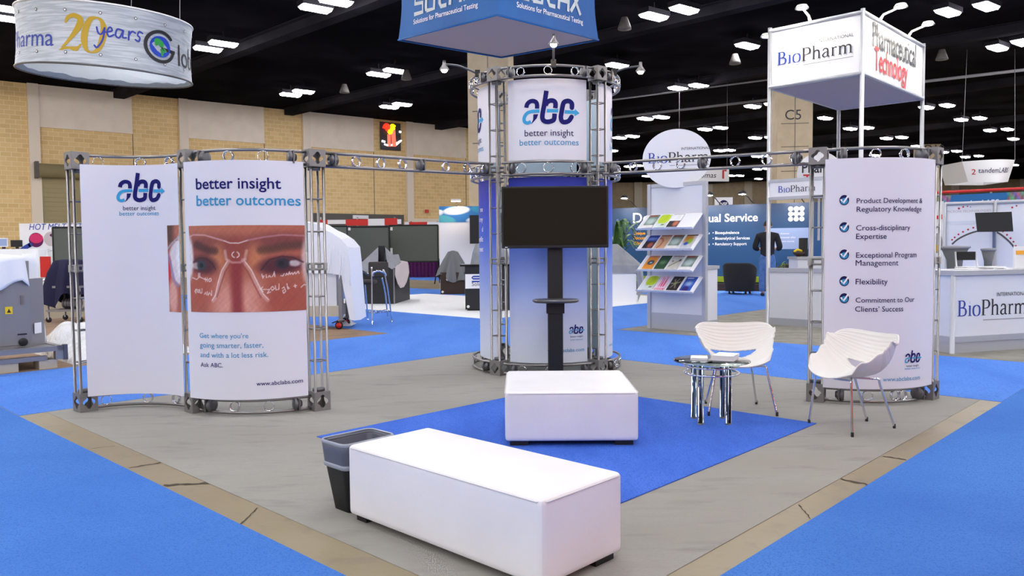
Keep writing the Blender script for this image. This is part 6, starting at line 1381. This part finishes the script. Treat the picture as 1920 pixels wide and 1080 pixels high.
# trolley under navy cloth, red panel, grey board, poster, monitors
Y = 14.6; X0, X1 = at(100, 560, Y).x, at(165, 560, Y).x; t = thing('trolley', 'steel trolley with a motor on its lower shelf, behind the left truss column', 'trolley', V(((X0+X1)/2, Y, CZ)))
zt_ = at(120, 535, Y).z; mb = MB(); mb.bx((X0, Y-.25, zt_-.04), (X1, Y+.35, zt_), 'steel'); mb.build('top_shelf', t); mb = MB(); mb.bx((X0, Y-.25, .2), (X1, Y+.35, .24), 'steel'); mb.build('lower_shelf', t)
for x in (X0+.03, X1-.03):
    for y in (Y-.22, Y+.32): mb = MB(); mb.cyl((x, y, .06), (x, y, zt_), .02, 'steel', 8); lg = mb.build('leg', t); mb = MB(); mb.lathe([(.03, -.015), (.05, -.012), (.05, .012), (.03, .015)], 'black', (x, y, CZ+.05), (0, 1, 0), 14); mb.build('wheel', lg)
mb = MB(); mb.tube([(X0+.2, Y, .34), (X0+.5, Y, .34)], .09, 'steel', 14); mb.box((X0+.35, Y, .26), (.2, .15, .05), 'black')
for i in range(5): mb.lathe([(.06, -.006), (.1, 0), (.06, .006)], 'black', (X0+.24+.05*i, Y, .34), (1, 0, 0), 14)
mb.build('motor', t)
mb = MB(); p0 = at(83, 525, Y); mb.tube(crv([(p0.x, Y-.1, p0.z), (X0+.05, Y-.1, p0.z-.02), (X0+.35, Y-.2, zt_-.02)], 5), .018, 'chrome', 8); mb.build('handle', t)
t = thing('dust_cover', 'navy blue cloth hanging over equipment behind the left truss column', 'cloth', V(((X0+X1)/2, Y, zt_)))
zz = at(130, 486, Y).z-zt_; mb = MB(); drape(mb, ((X0+X1)/2, Y+.05, zt_), [(zz, .1, .12, 0, .0), (zz-.03, .24, .2, .01), (zz*.5, .3, .27, .03), (.02, .34, .33, .035), (-.25, .37, .36, .05, .12)], 'navy_cloth', seed=5, n=90); mb.build('cloth', t)
Y = 21; p0, p1 = at(76, 520, Y), at(93, 481, Y); t = thing('panel_sign', 'plain red panel standing beside the grey board at the left', 'panel', V(((p0.x+p1.x)/2, Y, 0)))
mb = MB(); mb.bx((p0.x, Y, p0.z), (p1.x, Y+.05, p1.z), 'red'); mb.build('panel', t); mb = MB(); mb.bx((p0.x, Y+.01, 0), (p1.x, Y+.06, p0.z), 'sign_white'); mb.build('base', t)
Y = 23; p0, p1 = at(101, 500, Y), at(172, 426, Y); t = thing('poster_board', 'grey-green poster board on black legs in front of the HOT MELT poster', 'poster board', V(((p0.x+p1.x)/2, Y, 0)))
mb = MB(); mb.bx((p0.x, Y, p0.z), (p1.x, Y+.03, p1.z), 'board_grey'); mb.build('board', t); mb = MB()
for a, b in (((p0.x, p0.z), (p1.x, p0.z)), ((p0.x, p1.z), (p1.x, p1.z)), ((p0.x, p0.z), (p0.x, p1.z)), ((p1.x, p0.z), (p1.x, p1.z))): mb.cyl((a[0], Y, a[1]), (b[0], Y, b[1]), .025, 'black', 6)
mb.build('frame', t)
for x in (p0.x+.03, p1.x-.03):
    for dx in (-.25, .25): mb = MB(); mb.cyl((x, Y+.02, p0.z), (x+dx, Y+.02, 0), .022, 'black', 6); mb.build('leg', t)
Y = 27; p0, p1 = at(40, 525, Y), at(158, 418, Y); t = thing('poster', 'white HOT MELT poster with pink and purple discs behind the grey-green board', 'poster', V(((p0.x+p1.x)/2, Y, 0)))
mb = MB(); mb.bx((p0.x, Y, p0.z), (p1.x, Y+.05, p1.z), 'sign_white'); P = Panel(V((p0.x, Y, 0)), V((p1.x, Y, 0)), 0, p0.z, p1.z); f = P.lay(.01)
a, z = P.inv(55, 431); b, _ = P.inv(146, 431); text(mb, f, 'HOT MELT EXTRUSION', a, z, 'bio_blue', width=(b-a)*1.65, size=.3, shear=.2, bold=.01)
a, z = P.inv(68, 450); mb.disc(f, a, z, .25, .25, 'purple', 28); mb.disc(P.lay(.014), a+.01, z+.06, .235, .17, 'magenta', 24); a, z = P.inv(96, 448); mb.disc(f, a, z, .25, .25, 'pink_cloth', 28); a, z = P.inv(100, 441); mb.disc(P.lay(.014), a, z, .12, .06, 'purple', 16)
q_ = [P.inv(x, y) for x, y in ((40, 470), (48, 464), (57, 459))]; mb.ribbon(P.lay(.013), q_, .15, 'bio_blue'); a, z = P.inv(65, 472); text(mb, f, 'Proof of Concept', a, z, 'grey_ink', width=.85, shear=.15); mb.build('panel', t)
mb = MB(); mb.bx((p0.x+.1, Y+.06, 0), (p0.x+.2, Y+.3, p0.z+.6), 'alu_dark'); mb.bx((p1.x-.2, Y+.06, 0), (p1.x-.1, Y+.3, p0.z+.6), 'alu_dark'); mb.build('stand', t)
Y = 26; q = at(15, 468, Y); t = thing('booth_table', 'white-covered table with monitors behind the covered cabinet at the left edge', 'table', V((q.x, Y, 0)))
zt_ = at(20, 467, Y).z; mb = MB(); drape(mb, (q.x-.2, Y+.3, 0), [(zt_, 1.15, .38, 0), (zt_-.03, 1.2, .4, .005), (.02, 1.25, .45, .03)], 'white_cloth', seed=8); mb.build('cover', t)
for xa, xb, ya, yb, m, lb in ((14, 35, 450, 463, 'black', 'black monitor on the white-covered table at the left edge'), (-10, 8, 446, 463, 'sign_white', 'white-framed monitor cut by the left edge of the photo')):
    p0, p1 = at(xa, yb, Y), at(xb, ya, Y); t = thing('monitor', lb, 'monitor', V(((p0.x+p1.x)/2, Y+.2, zt_)))
    mb = MB(); mb.bx((p0.x, Y+.17, p0.z), (p1.x, Y+.2, p1.z), m); mb.bx((p0.x+.03, Y+.165, p0.z+.03), (p1.x-.03, Y+.171, p1.z-.03), 'black' if m == 'black' else 'lavender'); mb.build('screen', t); mb = MB(); mb.bx(((p0.x+p1.x)/2-.04, Y+.18, zt_), ((p0.x+p1.x)/2+.04, Y+.24, p0.z+.02), 'black'); mb.bx(((p0.x+p1.x)/2-.12, Y+.1, zt_), ((p0.x+p1.x)/2+.12, Y+.3, zt_+.015), 'black'); mb.build('foot', t)
# red display wall of the booth across the right aisle, beside the viewpoint
mb = MB(); patch(mb, 1.76, -1.16, 5.6, -1.05, 'red_wall', 0.0, 2.6); tag(mb.build('exhibition_wall'), 'tall plain red display wall along the right aisle', 'exhibition wall')

# everything standing on the booth carpet rests on its surface
for o in (left, right, tower, st): o.location.z += CZ+.0005
